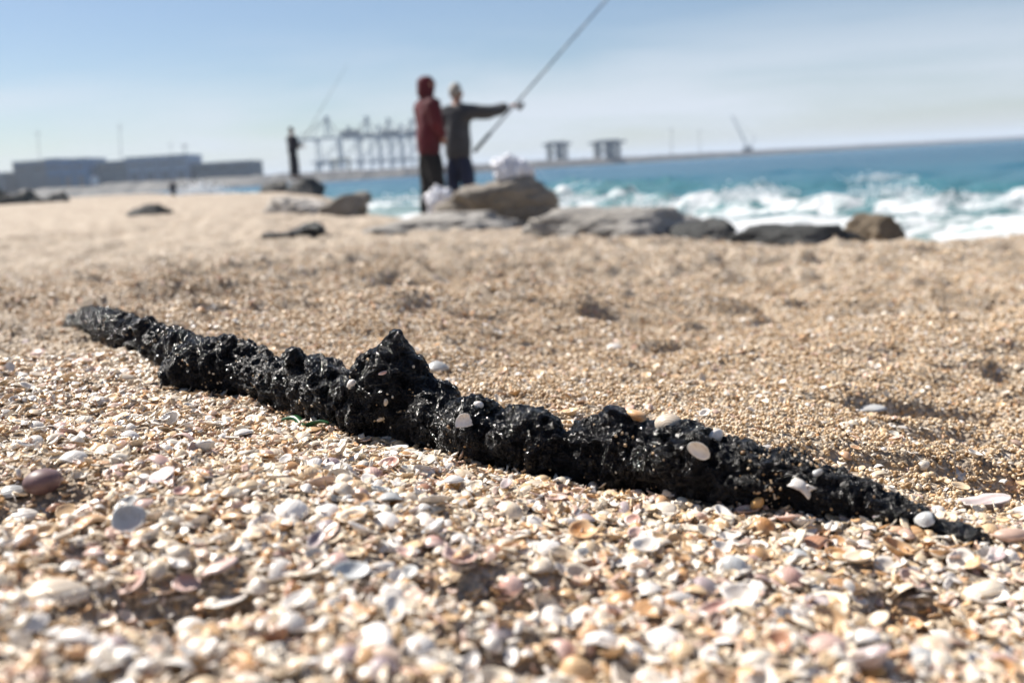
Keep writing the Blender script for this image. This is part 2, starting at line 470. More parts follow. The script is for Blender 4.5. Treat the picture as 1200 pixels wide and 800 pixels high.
def rock_mat(name, dark, mid, lite, scale=2.2, sp=0.5):
    m, nt, b = new_mat(name)
    tc = N(nt, 'ShaderNodeTexCoord')
    n = N(nt, 'ShaderNodeTexNoise', Scale=scale, Detail=8.0, Roughness=0.62); nt.links.new(tc.outputs['Object'], n.inputs['Vector'])
    f = N(nt, 'ShaderNodeTexNoise', Scale=scale * 14, Detail=5.0, Roughness=0.7); nt.links.new(tc.outputs['Object'], f.inputs['Vector'])
    r = ramp(nt, [(0.3, dark), (0.5, mid), (0.7, lite)]); nt.links.new(n.outputs['Fac'], r.inputs['Fac'])
    s = ramp(nt, [(0.35, (.45, .45, .45)), (0.55, (1, 1, 1)), (0.7, (1.3, 1.3, 1.3))]); nt.links.new(f.outputs['Fac'], s.inputs['Fac'])
    nt.links.new(mixc(nt, sp, r.outputs['Color'], s.outputs['Color'], 'MULTIPLY'), b.inputs['Base Color'])
    b.inputs['Roughness'].default_value = 0.8
    bump(nt, f.outputs['Fac'], 0.7, 0.03, b)
    return m

def sea_mat():
    m, nt, b = new_mat('sea_water')
    geo = N(nt, 'ShaderNodeNewGeometry'); P = geo.outputs['Position']
    foam = N(nt, 'ShaderNodeAttribute', attribute_name='foam')
    q = N(nt, 'ShaderNodeAttribute', attribute_name='offshore')     # 0 at the shore, 1 in deep water
    wcol = ramp(nt, [(0.0, (.20, .28, .26)), (0.12, (.055, .17, .20)), (0.35, (.018, .115, .17)), (1.0, (.010, .084, .145))]); nt.links.new(q.outputs['Fac'], wcol.inputs['Fac'])
    n = N(nt, 'ShaderNodeTexNoise', Scale=1.6, Detail=9.0, Roughness=0.68); nt.links.new(P, n.inputs['Vector']); n.inputs['Distortion'].default_value = 0.8
    ff = math_n(nt, 'ADD', foam.outputs['Fac'], math_n(nt, 'MULTIPLY', math_n(nt, 'SUBTRACT', n.outputs['Fac'], 0.5), 2.1))
    fr = ramp(nt, [(0.40, (0, 0, 0)), (0.66, (1, 1, 1))]); nt.links.new(ff, fr.inputs['Fac'])
    c = mixc(nt, fr.outputs['Color'], wcol.outputs['Color'], (.66, .68, .69))
    nt.links.new(c, b.inputs['Base Color'])
    rr = math_n(nt, 'MULTIPLY_ADD', fr.outputs['Color'], 0.6, 0.22); nt.links.new(rr, b.inputs['Roughness'])
    b.inputs['IOR'].default_value = 1.33; b.inputs['Specular IOR Level'].default_value = 0.28
    mp = N(nt, 'ShaderNodeMapping'); mp.inputs['Scale'].default_value = (0.5, 1.0, 1.0); mp.inputs['Rotation'].default_value = (0, 0, 0.5)
    nt.links.new(P, mp.inputs['Vector'])
    n2 = N(nt, 'ShaderNodeTexNoise', Scale=0.9, Detail=8.0, Roughness=0.62); nt.links.new(mp.outputs[0], n2.inputs['Vector'])
    n3 = N(nt, 'ShaderNodeTexNoise', Scale=0.07, Detail=6.0, Roughness=0.6); nt.links.new(mp.outputs[0], n3.inputs['Vector'])
    bump(nt, math_n(nt, 'ADD', n2.outputs['Fac'], math_n(nt, 'MULTIPLY', n3.outputs['Fac'], 4.0)), 1.0, 0.5, b)
    return m

M = dict(
    sand=sand_mat(), sea=sea_mat(), tar=tar_mat(),
    grit=attr_ramp_mat('grit', [(0.0, (.14, .075, .032)), (0.14, (.30, .175, .075)), (0.34, (.46, .30, .15)), (0.55, (.58, .42, .25)), (0.72, (.68, .54, .37)), (0.86, (.78, .70, .58)), (0.93, (.56, .26, .08)), (1.0, (.80, .78, .74))], rough=0.42, noise=1.4),
    chips=attr_ramp_mat('shell_chips', [(0.0, (.80, .78, .74)), (0.16, (.80, .73, .60)), (0.34, (.77, .62, .42)), (0.48, (.73, .52, .30)), (0.60, (.62, .36, .17)), (0.70, (.74, .58, .47)), (0.80, (.66, .46, .37)), (0.88, (.48, .36, .30)), (0.94, (.60, .34, .10)), (1.0, (.84, .82, .79))], rough=0.33, noise=1.6, rings=True),
    tarlump=None,
    s_white=shell_mat('shell_white', (.76, .73, .69), (.82, .80, .77), (.70, .62, .53), band=0.25),
    s_cream=shell_mat('shell_cream', (.74, .62, .46), (.78, .72, .62), (.62, .43, .26)),
    s_orange=shell_mat('shell_orange', (.58, .27, .09), (.72, .52, .31), (.47, .19, .06)),
    s_pink=shell_mat('shell_pink', (.60, .34, .28), (.74, .59, .53), (.55, .30, .25)),
    s_brown=shell_mat('shell_brown', (.28, .12, .07), (.52, .30, .19), (.22, .09, .05)),
    s_mauve=shell_mat('shell_mauve', (.34, .26, .28), (.58, .53, .52), (.30, .20, .21)),
    s_grey=shell_mat('shell_grey', (.45, .47, .48), (.62, .64, .64), (.36, .38, .39)),
    p_amber=simple_mat('pebble_amber', (.55, .32, .12), 0.3, 0.3, 2.0),
    p_purple=simple_mat('pebble_purple', (.16, .095, .09), 0.5, 0.35, 2.0),
    p_pinkish=simple_mat('pebble_pinkish', (.52, .36, .28), 0.45, 0.25, 2.0),
    p_pale=simple_mat('pebble_pale', (.66, .58, .47), 0.4, 0.25, 2.0),
    weed=simple_mat('weed', (.02, .085, .03), 0.35, 0.5, 60.0),
    r_tan=rock_mat('rock_tan', (.14, .12, .098), (.235, .208, .172), (.34, .31, .268)),
    r_grey=rock_mat('rock_grey', (.20, .185, .165), (.33, .31, .28), (.44, .415, .38), 3.0),
    r_dark=rock_mat('rock_dark', (.022, .024, .024), (.05, .052, .05), (.13, .125, .115), 1.6),
    r_brown=rock_mat('rock_brown', (.085, .062, .04), (.165, .125, .08), (.25, .19, .125), 2.6),
    r_pale=rock_mat('rock_pale', (.33, .30, .26), (.50, .46, .41), (.62, .58, .53)),
    r_mole=rock_mat('mole_rock', (.045, .045, .045), (.10, .098, .093), (.20, .19, .175), 0.12),
    red=simple_mat('red_cloth', (.075, .005, .012), 0.85, 0.3, 5, bumpd=0.02),
    black=simple_mat('black_cloth', (.006, .006, .0075), 0.85, 0.3, 5, bumpd=0.02),
    greywool=simple_mat('grey_cloth', (.058, .061, .068), 0.9, 0.25, 5, bumpd=0.02),
    denim=simple_mat('denim', (.014, .022, .055), 0.85, 0.3, 5, bumpd=0.02),
    navy=simple_mat('navy_cloth', (.012, .016, .03), 0.85, 0.3, 5, bumpd=0.02),
    skin=simple_mat('skin', (.36, .20, .14), 0.5, 0.12, 8),
    hair=simple_mat('grey_hair', (.30, .28, .25), 0.7, 0.35, 20),
    darkhair=simple_mat('dark_hair', (.02, .016, .014), 0.6, 0.35, 20),
    shoe=simple_mat('shoe', (.02, .02, .022), 0.6, 0.3, 8),
    rod=simple_mat('rod', (.05, .05, .055), 0.4, 0.2, 8),
    reel=simple_mat('reel', (.06, .06, .065), 0.35, 0.2, 8, metallic=0.6),
    bag=simple_mat('white_plastic', (.74, .75, .79), 0.45, 0.08, 6),
    bldg_grey=simple_mat('cladding_grey', (.11, .145, .18), 0.7, 0.12, 0.08),
    bldg_blue=simple_mat('cladding_blue', (.03, .16, .34), 0.6, 0.12, 0.08),
    bldg_dark=simple_mat('cladding_dark', (.055, .085, .13), 0.6, 0.12, 0.08),
    bldg_pale=simple_mat('cladding_pale', (.25, .31, .40), 0.7, 0.10, 0.08),
    concrete=simple_mat('concrete', (.34, .33, .31), 0.85, 0.18, 0.15),
    window=simple_mat('window', (.03, .04, .055), 0.15, 0.1, 0.3),
    crane=simple_mat('crane_steel', (.30, .34, .38), 0.6, 0.15, 0.1),
    crane_dk=simple_mat('crane_house', (.075, .09, .11), 0.6, 0.15, 0.1),
    crane_ye=simple_mat('crane_ochre', (.42, .34, .20), 0.6, 0.15, 0.1),
    white_paint=simple_mat('white_paint', (.74, .75, .76), 0.5, 0.06, 0.5),
    mast=simple_mat('mast', (.20, .21, .22), 0.6, 0.1, 1.0),
)

# ------------------------------------------------------------------ beach (one sheet to the horizon)
def beach():
    a_f = np.arange(-0.66, 0.6601, 0.0042)
    a_c = np.linspace(0.66, 2 * math.pi - 0.66, 100)[1:-1]
    ang = np.concatenate([a_f, a_c])
    rr = [0.10]
    while rr[-1] < 9000:
        r = rr[-1]
        k = 0.03 if r < 0.2 else 0.0075 if r < 0.6 else 0.0055 if r < 4.5 else 0.0085 if r < 12 else 0.0125 if r < 16 else 0.03 if r < 150 else 0.11
        rr.append(r * (1 + k))
    r = np.array(rr)
    A, Rr = np.meshgrid(ang, r)
    X, Y = Rr * np.sin(A), Rr * np.cos(A)
    Z = ground(X, Y)
    V = np.stack([X, Y, Z], -1).reshape(-1, 3)
    F = grid_faces(len(r), len(ang), True)[:, ::-1]
    F = np.concatenate([F], 0)
    # close the disc under the camera
    V = np.concatenate([V, [[0, 0, float(ground(np.array([0.0]), np.array([0.0]))[0])]]])
    c = len(V) - 1; nc = len(ang)
    j = np.arange(nc)
    T = np.stack([np.full(nc, c), (j + 1) % nc, j, j], -1)
    me = np_mesh('beach', V, F)
    bm = bmesh.new(); bm.from_mesh(me); bm.verts.ensure_lookup_table()
    for t in T: bm.faces.new([bm.verts[i] for i in t[:3]])
    bm.normal_update(); bm.to_mesh(me); bm.free()
    me.polygons.foreach_set('use_smooth', np.ones(len(me.polygons), bool))
    s = shore_dist(V[:, 0], V[:, 1])
    fattr(me, 'wet', 1 - sstep(0.2, 1.5, s + 0.3 * vnoise(V[:, 0] * .7, V[:, 1] * .7, seed=5)))
    o = link('beach', me, M['sand'])
    tag(o, kind='structure')
beach()

# ------------------------------------------------------------------ sea
def wave_z(x, y):
    q = -shore_dist(x, y)
    d = np.hypot(x, y)
    w = vnoise(x * .13, y * .13, seed=51); w2 = vnoise(x * .4, y * .4, seed=52); w3 = fbm(x * 1.6, y * 1.6, octv=4, seed=53)
    z = np.zeros_like(q); foam = np.zeros_like(q)
    def crest(q0, amp, wf, wb, fo, sd, fw):
        nonlocal z, foam
        m = vnoise(x * .16 + sd, y * .16, seed=60 + sd) * .5 + .5
        m2 = vnoise(x * .55 + sd, y * .55, seed=70 + sd) * .5 + .5
        A = amp * (0.35 + 0.9 * m * (0.45 + 0.75 * m2))
        c = q - (q0 + 1.3 * w + 0.35 * w2)
        p = np.where(c < 0, np.exp(-(c / wf) ** 2), np.exp(-(c / wb) ** 2))
        z += A * p * (1 + 0.5 * w3 * fo)
        foam += fo * np.clip(m * 1.5 + 0.1, 0, 1.3) * np.where(c < 0.15, np.exp(-((c - .15) / fw) ** 2), np.exp(-((c - .15) / .35) ** 2))
    crest(2.2, 0.22, 0.9, 1.4, 0.55, 1, 2.0)
    crest(5.4, 0.50, 0.8, 1.8, 1.15, 2, 2.3)
    crest(10.5, 0.50, 1.2, 2.6, 0.55, 3, 1.2)
    crest(18.0, 0.36, 2.0, 3.4, 0.2, 4, 0.8)
    crest(29.0, 0.26, 3.0, 4.2, 0.0, 5, 1.0)
    foam += 0.52 * np.exp(-(np.clip(q, 0, None) / 3.6) ** 2)
    z += 0.05 * fbm(x * .5, y * .5, octv=3, seed=57) * sstep(6, 30, q) * (1 - sstep(200, 500, d))
    z += 0.10 * w3 * np.clip(foam, 0, 1)
    z = z * sstep(-0.5, 1.2, q)
    patch = sstep(-.05, .35, fbm(x * .11, y * .11, octv=3, seed=58))
    foam *= 1 - sstep(17, 26, d) * (1 - patch) * .75
    foam -= 0.25 * np.clip(fbm(x * .9, y * .9, octv=3, seed=59), 0, 1)
    return z, foam, q

def sea():
    ang = np.concatenate([np.arange(-0.66, 0.6601, 0.0035), np.linspace(0.66, 1.75, 60)[1:]])
    ang = np.concatenate([np.linspace(-1.75, -0.66, 60)[:-1], ang])
    rr = [7.5]
    while rr[-1] < 8600:
        r = rr[-1]; k = 0.0065 if r < 60 else 0.02 if r < 300 else 0.10
        rr.append(r * (1 + k))
    r = np.array(rr)
    A, Rr = np.meshgrid(ang, r)
    X, Y = Rr * np.sin(A), Rr * np.cos(A)
    z, foam, q = wave_z(X, Y)
    V = np.stack([X, Y, z], -1).reshape(-1, 3)
    F = grid_faces(len(r), len(ang))[:, ::-1]
    keep = (q.reshape(-1)[F] > -3.5).any(1)
    F = F[keep]
    used = np.zeros(len(V), bool); used[F.ravel()] = True
    idx = np.cumsum(used) - 1
    V2 = V[used]; F2 = idx[F]
    me = np_mesh('sea', V2, F2)
    fattr(me, 'foam', foam.reshape(-1)[used]); fattr(me, 'offshore', np.clip((q.reshape(-1)[used]) / 60, 0, 1))
    o = link('sea', me, M['sea']); tag(o, kind='structure')
sea()
# ------------------------------------------------------------------ scattered stuff
def scatter(name, protos, P, ROT, SCL, IDX, TINT, parent=None):
    """one object: points carrying pieces of stuff (geometry nodes)"""
    me = bpy.data.meshes.new(name)
    me.vertices.add(len(P)); me.vertices.foreach_set('co', np.asarray(P, np.float32).ravel())
    fattr(me, 'rot', ROT, 'FLOAT_VECTOR'); fattr(me, 'scl', SCL, 'FLOAT_VECTOR')
    fattr(me, 'pick', np.asarray(IDX, np.int32), 'INT'); fattr(me, 'tint', np.asarray(TINT, np.float32))
    c = bpy.data.collections.new(name + '_pieces')
    for k, (pm, mat) in enumerate(protos):
        po = bpy.data.objects.new('%s_piece_%02d' % (name, k), pm)
        if len(pm.materials) == 0: pm.materials.append(mat)
        c.objects.link(po)
    ng = bpy.data.node_groups.new(name + '_nodes', 'GeometryNodeTree')
    ng.interface.new_socket('Geometry', in_out='INPUT', socket_type='NodeSocketGeometry')
    ng.interface.new_socket('Geometry', in_out='OUTPUT', socket_type='NodeSocketGeometry')
    gi, go = ng.nodes.new('NodeGroupInput'), ng.nodes.new('NodeGroupOutput')
    ci = ng.nodes.new('GeometryNodeCollectionInfo'); ci.inputs['Collection'].default_value = c
    ci.inputs['Separate Children'].default_value = True; ci.inputs['Reset Children'].default_value = True
    ip = ng.nodes.new('GeometryNodeInstanceOnPoints'); ip.inputs['Pick Instance'].default_value = True
    def at(n, t):
        a = ng.nodes.new('GeometryNodeInputNamedAttribute'); a.data_type = t; a.inputs['Name'].default_value = n
        return a.outputs['Attribute']
    L = ng.links.new
    L(gi.outputs[0], ip.inputs['Points']); L(ci.outputs[0], ip.inputs['Instance'])
    L(at('pick', 'INT'), ip.inputs['Instance Index']); L(at('scl', 'FLOAT_VECTOR'), ip.inputs['Scale'])
    e2r = ng.nodes.new('FunctionNodeEulerToRotation')
    L(at('rot', 'FLOAT_VECTOR'), e2r.inputs[0]); L(e2r.outputs[0], ip.inputs['Rotation'])
    L(ip.outputs[0], go.inputs[0])
    o = link(name, me, None, parent)
    md = o.modifiers.new('pieces', 'NODES'); md.node_group = ng
    tag(o, kind='stuff')
    return o

def grain_mesh(seed):
    bm = bmesh.new(); bmesh.ops.create_icosphere(bm, subdivisions=2, radius=0.5)
    r = random.Random(seed); rg = np.random.default_rng(seed)
    pl = [(Vector(rg.normal(size=3)).normalized(), 0.30 + 0.16 * r.random()) for _ in range(7)]
    sx, sy, sz = 1.0, 0.65 + .35 * r.random(), 0.45 + .4 * r.random()
    for v in bm.verts:
        d = v.co.normalized(); k = 0.5
        for n, h in pl:
            c = d.dot(n)
            if c > 0.05: k = min(k, h / c)
        v.co = Vector((d.x * k * sx, d.y * k * sy, d.z * k * sz))
    me = bpy.data.meshes.new('grain'); bm.to_mesh(me); bm.free()
    me.polygons.foreach_set('use_smooth', np.ones(len(me.polygons), bool))
    return me

def valve_mesh(name, lx=1.0, ly=0.82, h=0.30, umbo=(0.0, -0.40), skew=0.0, nr=7, na=22, thick=0.035, seed=0, chip=0.0, ribs=0):
    """one valve of a bivalve: outline swept in growth rings from its beak; width 1"""
    rg = np.random.default_rng(seed)
    th = np.linspace(0, 2 * math.pi, na, endpoint=False)
    ox = 0.5 * lx * np.cos(th) + skew * np.sin(th) ** 2 * np.sign(np.cos(th)) * .5
    oy = 0.5 * ly * np.sin(th)
    pinch = np.exp(-((th - 1.5 * math.pi) / 0.45) ** 2)          # pointed beak
    oy -= 0.05 * pinch
    k = np.ones(na)
    if chip:
        for q in range(2):                      # straight breaks across the valve
            a0 = rg.uniform(0, math.pi); dc = 0.5 * (1 - chip * (1.0 if q == 0 else .55))
            pr = ox * math.cos(a0) + oy * math.sin(a0)
            br = pr > dc
            k = np.where(br, np.minimum(k, dc / np.maximum(pr, 1e-3) * (1 + rg.normal(0, .05, na))), k)
    k += rg.normal(0, .008, na)
    ux, uy = umbo
    V, G = [], []
    rings = np.linspace(0.08, 1, nr)
    for r in rings:
        x = ux + (ox * k - ux) * r; y = uy + (oy * k - uy) * r
        rho = np.clip(np.sqrt((x / (0.5 * lx)) ** 2 + (y / (0.5 * ly)) ** 2), 0, 1)
        z = h * (1 - rho ** 2.1) * (1 + 0.25 * np.exp(-((x - ux) ** 2 + (y - uy) ** 2) / .05))
        if ribs: z += 0.010 * np.cos(th * ribs) * r
        V.append(np.stack([x, y, z], -1)); G.append(np.full(na, r))
    top = np.concatenate(V); bot = top.copy(); bot[:, 2] -= thick * (0.5 + top[:, 2] / max(h, 1e-3)); bot[:, :2] *= 0.985
    nv = len(top)
    F = grid_faces(nr, na, True)
    Fb = F[:, ::-1] + nv
    j = np.arange(na); last = (nr - 1) * na
    rim = np.stack([last + j, last + (j + 1) % na, nv + last + (j + 1) % na, nv + last + j], -1)[:, ::-1]
    Vv = np.concatenate([top, bot, [[ux, uy, top[:na, 2].mean() + .004], [ux, uy, bot[:na, 2].mean() + .004]]])
    caps = np.concatenate([np.stack([np.full(na, 2 * nv), (j + 1) % na, j], -1), np.stack([np.full(na, 2 * nv + 1), nv + j, nv + (j + 1) % na], -1)])
    me = bpy.data.meshes.new(name)
    me.from_pydata(Vv.tolist(), [], F[:, ::-1].tolist() + Fb[:, ::-1].tolist() + rim.tolist() + caps[:, ::-1].tolist())
    me.update()
    me.polygons.foreach_set('use_smooth', np.ones(len(me.polygons), bool))
    g = np.concatenate(G); fattr(me, 'growth', np.concatenate([g, g, [0, 0]]))
    return me

def chip_mesh(seed):
    """a broken piece of shell: crooked polygon bent over a dome, with thickness"""
    rg = np.random.default_rng(seed); n = rg.integers(5, 8)
    th = np.sort(rg.uniform(0, 2 * math.pi, n) * .35 + np.linspace(0, 2 * math.pi, n, endpoint=False))
    rad = 0.5 * rg.uniform(.5, 1.0, n); asp = rg.uniform(.36, .95)
    P = np.stack([np.cos(th) * rad, np.sin(th) * rad * asp], -1)
    mid = (P + np.roll(P, -1, 0)) / 2 * rg.uniform(.94, 1.06, (n, 1))
    O = np.empty((2 * n, 2)); O[0::2] = P; O[1::2] = mid
    I = O * 0.55
    c0 = rg.uniform(-.4, .4, 2)
    R = np.concatenate([O, I, [[0, 0]]])
    cur = rg.uniform(.25, .8)
    z = -cur * (((R - c0) ** 2).sum(1)); z -= z.mean()
    t = rg.uniform(.05, .10)
    top = np.column_stack([R, z + t / 2]); bot = np.column_stack([R * .96, z - t / 2])
    m = len(R); k = 2 * n; F = []
    for a in range(k):
        b = (a + 1) % k
        F += [(a, b, k + b, k + a), (k + a, k + b, m - 1), (m + b, m + a, m + k + a, m + k + b), (m + k + b, m + k + a, 2 * m - 1), (b, a, m + a, m + b)]
    me = bpy.data.meshes.new('chip'); me.from_pydata(np.concatenate([top, bot]).tolist(), [], F); me.update()
    me.polygons.foreach_set('use_smooth', np.ones(len(me.polygons), bool))
    gg = np.sqrt(((R - c0 * 1.6) ** 2).sum(1)); fattr(me, 'growth', np.concatenate([gg, gg]))
    return me

def snail_mesh():
    """small whelk: a tube wound up a cone"""
    nt_, na = 54, 10; V = []
    for i in range(nt_):
        u = i / (nt_ - 1); a = u * 2 * math.pi * 4.2
        R = 0.02 + 0.22 * (u ** 1.25); zc = -0.5 + 0.0 + 0.95 * (1 - u ** 1.1) - 0.02
        tr = 0.03 + 0.19 * u ** 1.2
        c = np.array([math.cos(a) * R, math.sin(a) * R, zc])
        e1 = np.array([math.cos(a), math.sin(a), 0]); e2 = np.array([0, 0, 1.0])
        for j in range(na):
            b = 2 * math.pi * j / na
            V.append(c + e1 * math.cos(b) * tr + e2 * math.sin(b) * tr * 1.05)
    F = grid_faces(nt_, na, True).tolist() + [list(range(na)), list(range((nt_ - 1) * na, nt_ * na))[::-1]]
    me = bpy.data.meshes.new('snail'); V = np.array(V)[:, [2, 0, 1]]
    me.from_pydata(V.tolist(), [], F); me.update()
    me.polygons.foreach_set('use_smooth', np.ones(len(me.polygons), bool))
    fattr(me, 'growth', np.repeat(np.linspace(0, 1, nt_), na))
    return me

def pebble_mesh(seed, sx=1, sy=.8, sz=.62):
    bm = bmesh.new(); bmesh.ops.create_icosphere(bm, subdivisions=3, radius=0.5)
    co = np.array([v.co for v in bm.verts]); n = 1 + 0.14 * fbm(co[:, 0] * 2.2 + seed, co[:, 1] * 2.2, co[:, 2] * 2.2, 3, seed)
    for v, k in zip(bm.verts, n): v.co = Vector((v.co.x * k * sx, v.co.y * k * sy, v.co.z * k * sz))
    me = bpy.data.meshes.new('pebble'); bm.to_mesh(me); bm.free()
    me.polygons.foreach_set('use_smooth', np.ones(len(me.polygons), bool))
    return me

# ------------------------------------------------------------------ the tar lump
TAR_T = [(72, 372), (82, 362), (100, 356), (130, 361), (160, 371), (190, 383), (215, 390), (250, 398), (290, 410), (330, 413), (365, 416), (400, 428), (430, 430), (455, 432), (480, 440), (495, 452), (520, 461), (548, 466), (575, 466), (610, 473), (640, 481), (662, 487), (700, 486), (740, 490), (780, 495), (815, 508), (850, 517), (900, 526), (950, 545), (1000, 562), (1050, 584), (1100, 606), (1140, 624), (1166, 638)]
TAR_B = [(72, 384), (100, 396), (130, 405), (160, 417), (190, 430), (215, 441), (250, 458), (290, 474), (330, 484), (370, 500), (400, 510), (430, 515), (460, 520), (490, 528), (520, 538), (550, 546), (580, 552), (620, 562), (660, 571), (700, 575), (740, 580), (790, 588), (830, 594), (860, 598), (900, 602), (950, 604), (1000, 613), (1050, 620), (1100, 632), (1140, 640), (1166, 645)]
def tar_line():
    xs = np.linspace(72, 1166, 64)
    tp = np.interp(xs, *zip(*TAR_T)); bt = np.interp(xs, *zip(*TAR_B))
    G = []; H = []
    for x, t, b in zip(xs, tp, bt):
        p, dist = px_ground(x, b)
        dep = (p - Vector((0, 0, CAM_Z))).dot(_F)
        G.append(p); H.append((b - t) * dep / FPX)
    G = np.array(G); H = np.array(H)
    # smooth the foot line a little
    for _ in range(3): G[1:-1] = (G[:-2] + 2 * G[1:-1] + G[2:]) / 4
    return xs, G, H
TX, TG, TH = tar_line()
def tar_front_y(x):
    """y of the tar's front foot line at a given x"""
    o = np.argsort(TG[:, 0]); return np.interp(x, TG[o, 0], TG[o, 1])

def build_tar():
    n, na = 360, 40
    u = np.linspace(0, 1, n); uu = np.linspace(0, 1, len(TX))
    foot = np.stack([np.interp(u, uu, TG[:, k]) for k in range(3)], -1); Hh = np.interp(u, uu, TH); px = np.interp(u, uu, TX)
    k5 = np.ones(9) / 9
    for c in range(3): foot[:, c] = np.convolve(np.pad(foot[:, c], 4, 'edge'), k5, 'valid')
    tan = np.gradient(foot, axis=0); tan /= np.linalg.norm(tan, axis=1)[:, None]
    side = np.stack([-tan[:, 1], tan[:, 0], np.zeros(n)], -1); side /= np.linalg.norm(side, axis=1)[:, None]
    side *= np.sign(side[:, 1:2])                       # away from the camera
    up = np.cross(side, tan); up *= np.sign(up[:, 2:3])
    rz = Hh * 0.475 * np.interp(px, [72, 110, 400, 440, 520, 600, 1166], [.95, .88, .90, 1, .96, .92, .92]); ry = np.clip(rz, 0.006, None) * np.interp(px, [72, 400, 700, 850, 1166], [1.0, .95, .95, 1.35, 1.6])
    end = np.minimum(sstep(70, 82, px), 1 - 0.95 * sstep(1150, 1170, px)); end = np.sqrt(np.clip(end, 0.0, 1))
    rz, ry = rz * (0.15 + .85 * end), ry * (0.1 + .9 * end)
    cen = foot + side * (ry * 0.92)[:, None] + np.array([0, 0, 1.0]) * (rz * 0.86)[:, None]
    th = np.linspace(0, 2 * math.pi, na, endpoint=False)
    bm = bmesh.new()
    def tube(C, A, B, RA, RB, m):
        t = np.linspace(0, 2 * math.pi, m, endpoint=False)
        P = C[:, None, :] + A[:, None, :] * (RA[:, None] * np.cos(t))[..., None] + B[:, None, :] * (RB[:, None] * np.sin(t))[..., None]
        vs = [[bm.verts.new(p) for p in ring] for ring in P]
        for i in range(len(C) - 1):
            for j in range(m): bm.faces.new((vs[i][j], vs[i][(j + 1) % m], vs[i + 1][(j + 1) % m], vs[i + 1][j]))
        bm.faces.new(vs[0][::-1]); bm.faces.new(vs[-1])
    # lumps of the outline: (px, width px, change of height in m), swelling the tube
    sw = np.zeros(n)
    for x, w, hgt in ((270, 10, .004), (352, 28, .003), (385, 9, -.004), (446, 22, .004), (545, 15, .003), (508, 11, -.004), (572, 7, -.004), (602, 14, .002), (661, 9, -.004), (722, 12, .004), (695, 14, .001), (790, 36, .003), (930, 26, .003)):
        sw += hgt * np.exp(-((px - x) / w) ** 2)
    tube(cen + up * (sw * .6)[:, None], side, up, ry + sw * .5, rz + sw * .7, na)
    def limb(pts, radii, m=20, k=24):
        t = np.linspace(0, 1, len(pts)); q = np.linspace(0, 1, k)
        C = np.stack([np.interp(q, t, [p[i] for p in pts]) for i in range(3)], -1); Rr = np.interp(q, t, radii)
        d = np.gradient(C, axis=0); d /= np.linalg.norm(d, axis=1)[:, None]
        A = np.cross(d, np.array([0.13, 0.2, 0.97])); A /= np.linalg.norm(A, axis=1)[:, None]; B = np.cross(d, A)
        tube(C, A, B, Rr, Rr, m)
    def c_at(x): return np.array([np.interp(x, px, cen[:, k]) for k in range(3)])
    def along(x, y, ref):                               # point on a pixel's ray at the depth of a reference point
        v = px_dir(x, y); return np.array(Vector((0, 0, CAM_Z)) + v * (ref[1] / v.y))
    # the side stub leaning out towards the camera
    c0 = c_at(262); e, _ = px_ground(191, 457); e = np.array(e) + np.array([0, 0.004, .006]); m1 = along(232, 430, (c0 * .55 + e * .45)); m2 = along(208, 442, (c0 * .25 + e * .75))
    limb([c0, m1, m2, e], [.021, .0195, .0165, .010])
    # the peak, steep on one side
    c0 = c_at(456); limb([c0, along(458, 424, c0), along(461, 406, c0), along(463, 388, c0)], [.024, .0165, .0095, .0035])
    limb([c_at(428), along(444, 430, c0), along(457, 406, c0)], [.019, .012, .005])
    limb([c_at(478), along(473, 440, c0), along(466, 410, c0)], [.018, .011, .005])
    c0 = c_at(264); limb([c0, along(266, 404, c0), along(269, 392, c0)], [.016, .010, .004])
    c0 = c_at(718); limb([c0, along(721, 492, c0), along(722, 479, c0)], [.016, .008, .0035])
    for x, y in ((98, 359), (172, 374), (208, 388), (345, 411)):
        c0 = c_at(x); limb([c0, along(x, y + 9, c0), along(x + 1, y, c0)], [.012, .007, .003])
    bmesh.ops.recalc_face_normals(bm, faces=bm.faces)
    me0 = bpy.data.meshes.new('tar_raw'); bm.to_mesh(me0); bm.free()
    tmp = bpy.data.objects.new('tar_tmp', me0); COL.objects.link(tmp)
    md = tmp.modifiers.new('r', 'REMESH'); md.mode = 'VOXEL'; md.voxel_size = 0.00092; md.adaptivity = 0
    sm = tmp.modifiers.new('s', 'SMOOTH'); sm.iterations = 3; sm.factor = 0.5
    dg = bpy.context.evaluated_depsgraph_get(); dg.update()
    me = bpy.data.meshes.new_from_object(tmp.evaluated_get(dg)); bpy.data.objects.remove(tmp)
    def co_no():
        c = np.empty(len(me.vertices) * 3, np.float32); me.vertices.foreach_get('co', c)
        q = np.empty(len(me.vertices) * 3, np.float32); me.vertex_normals.foreach_get('vector', q)
        return c.reshape(-1, 3).astype(float), q.reshape(-1, 3).astype(float)
    P, Nn = co_no()
    o = np.argsort(cen[:, 0]); cx = cen[o, 0]
    vpx = np.interp(P[:, 0], cx, px[o]); vz = np.interp(P[:, 0], cx, rz[o])
    cy, cz = np.interp(P[:, 0], cx, cen[o, 1]), np.interp(P[:, 0], cx, cen[o, 2])
    arc = np.concatenate([[0], np.cumsum(np.linalg.norm(np.diff(cen, axis=0), axis=1))]); va = np.interp(P[:, 0], cx, arc[o])
    ang = np.arctan2(P[:, 2] - cz, P[:, 1] - cy)
    X, Y, Z = P.T
    big = fbm(X * 48, Y * 48, Z * 48, 3, 81)
    rid = 1 - 2 * np.abs(fbm(X * 85, Y * 85, Z * 85, 3, 83))
    fold = np.sin(va * 330 + ang * 1.3 + 3.2 * big) * np.interp(vpx, [72, 110, 200, 260, 380, 470, 1166], [1.5, 1.7, 1.4, 1, .8, .25, .1])
    w = np.clip(vz / .014, .75, 1)
    w *= np.interp(np.hypot(P[:, 1] - cy, P[:, 2] - cz) / vz, [1.35, 2.2], [1, .6])      # calmer on the peak
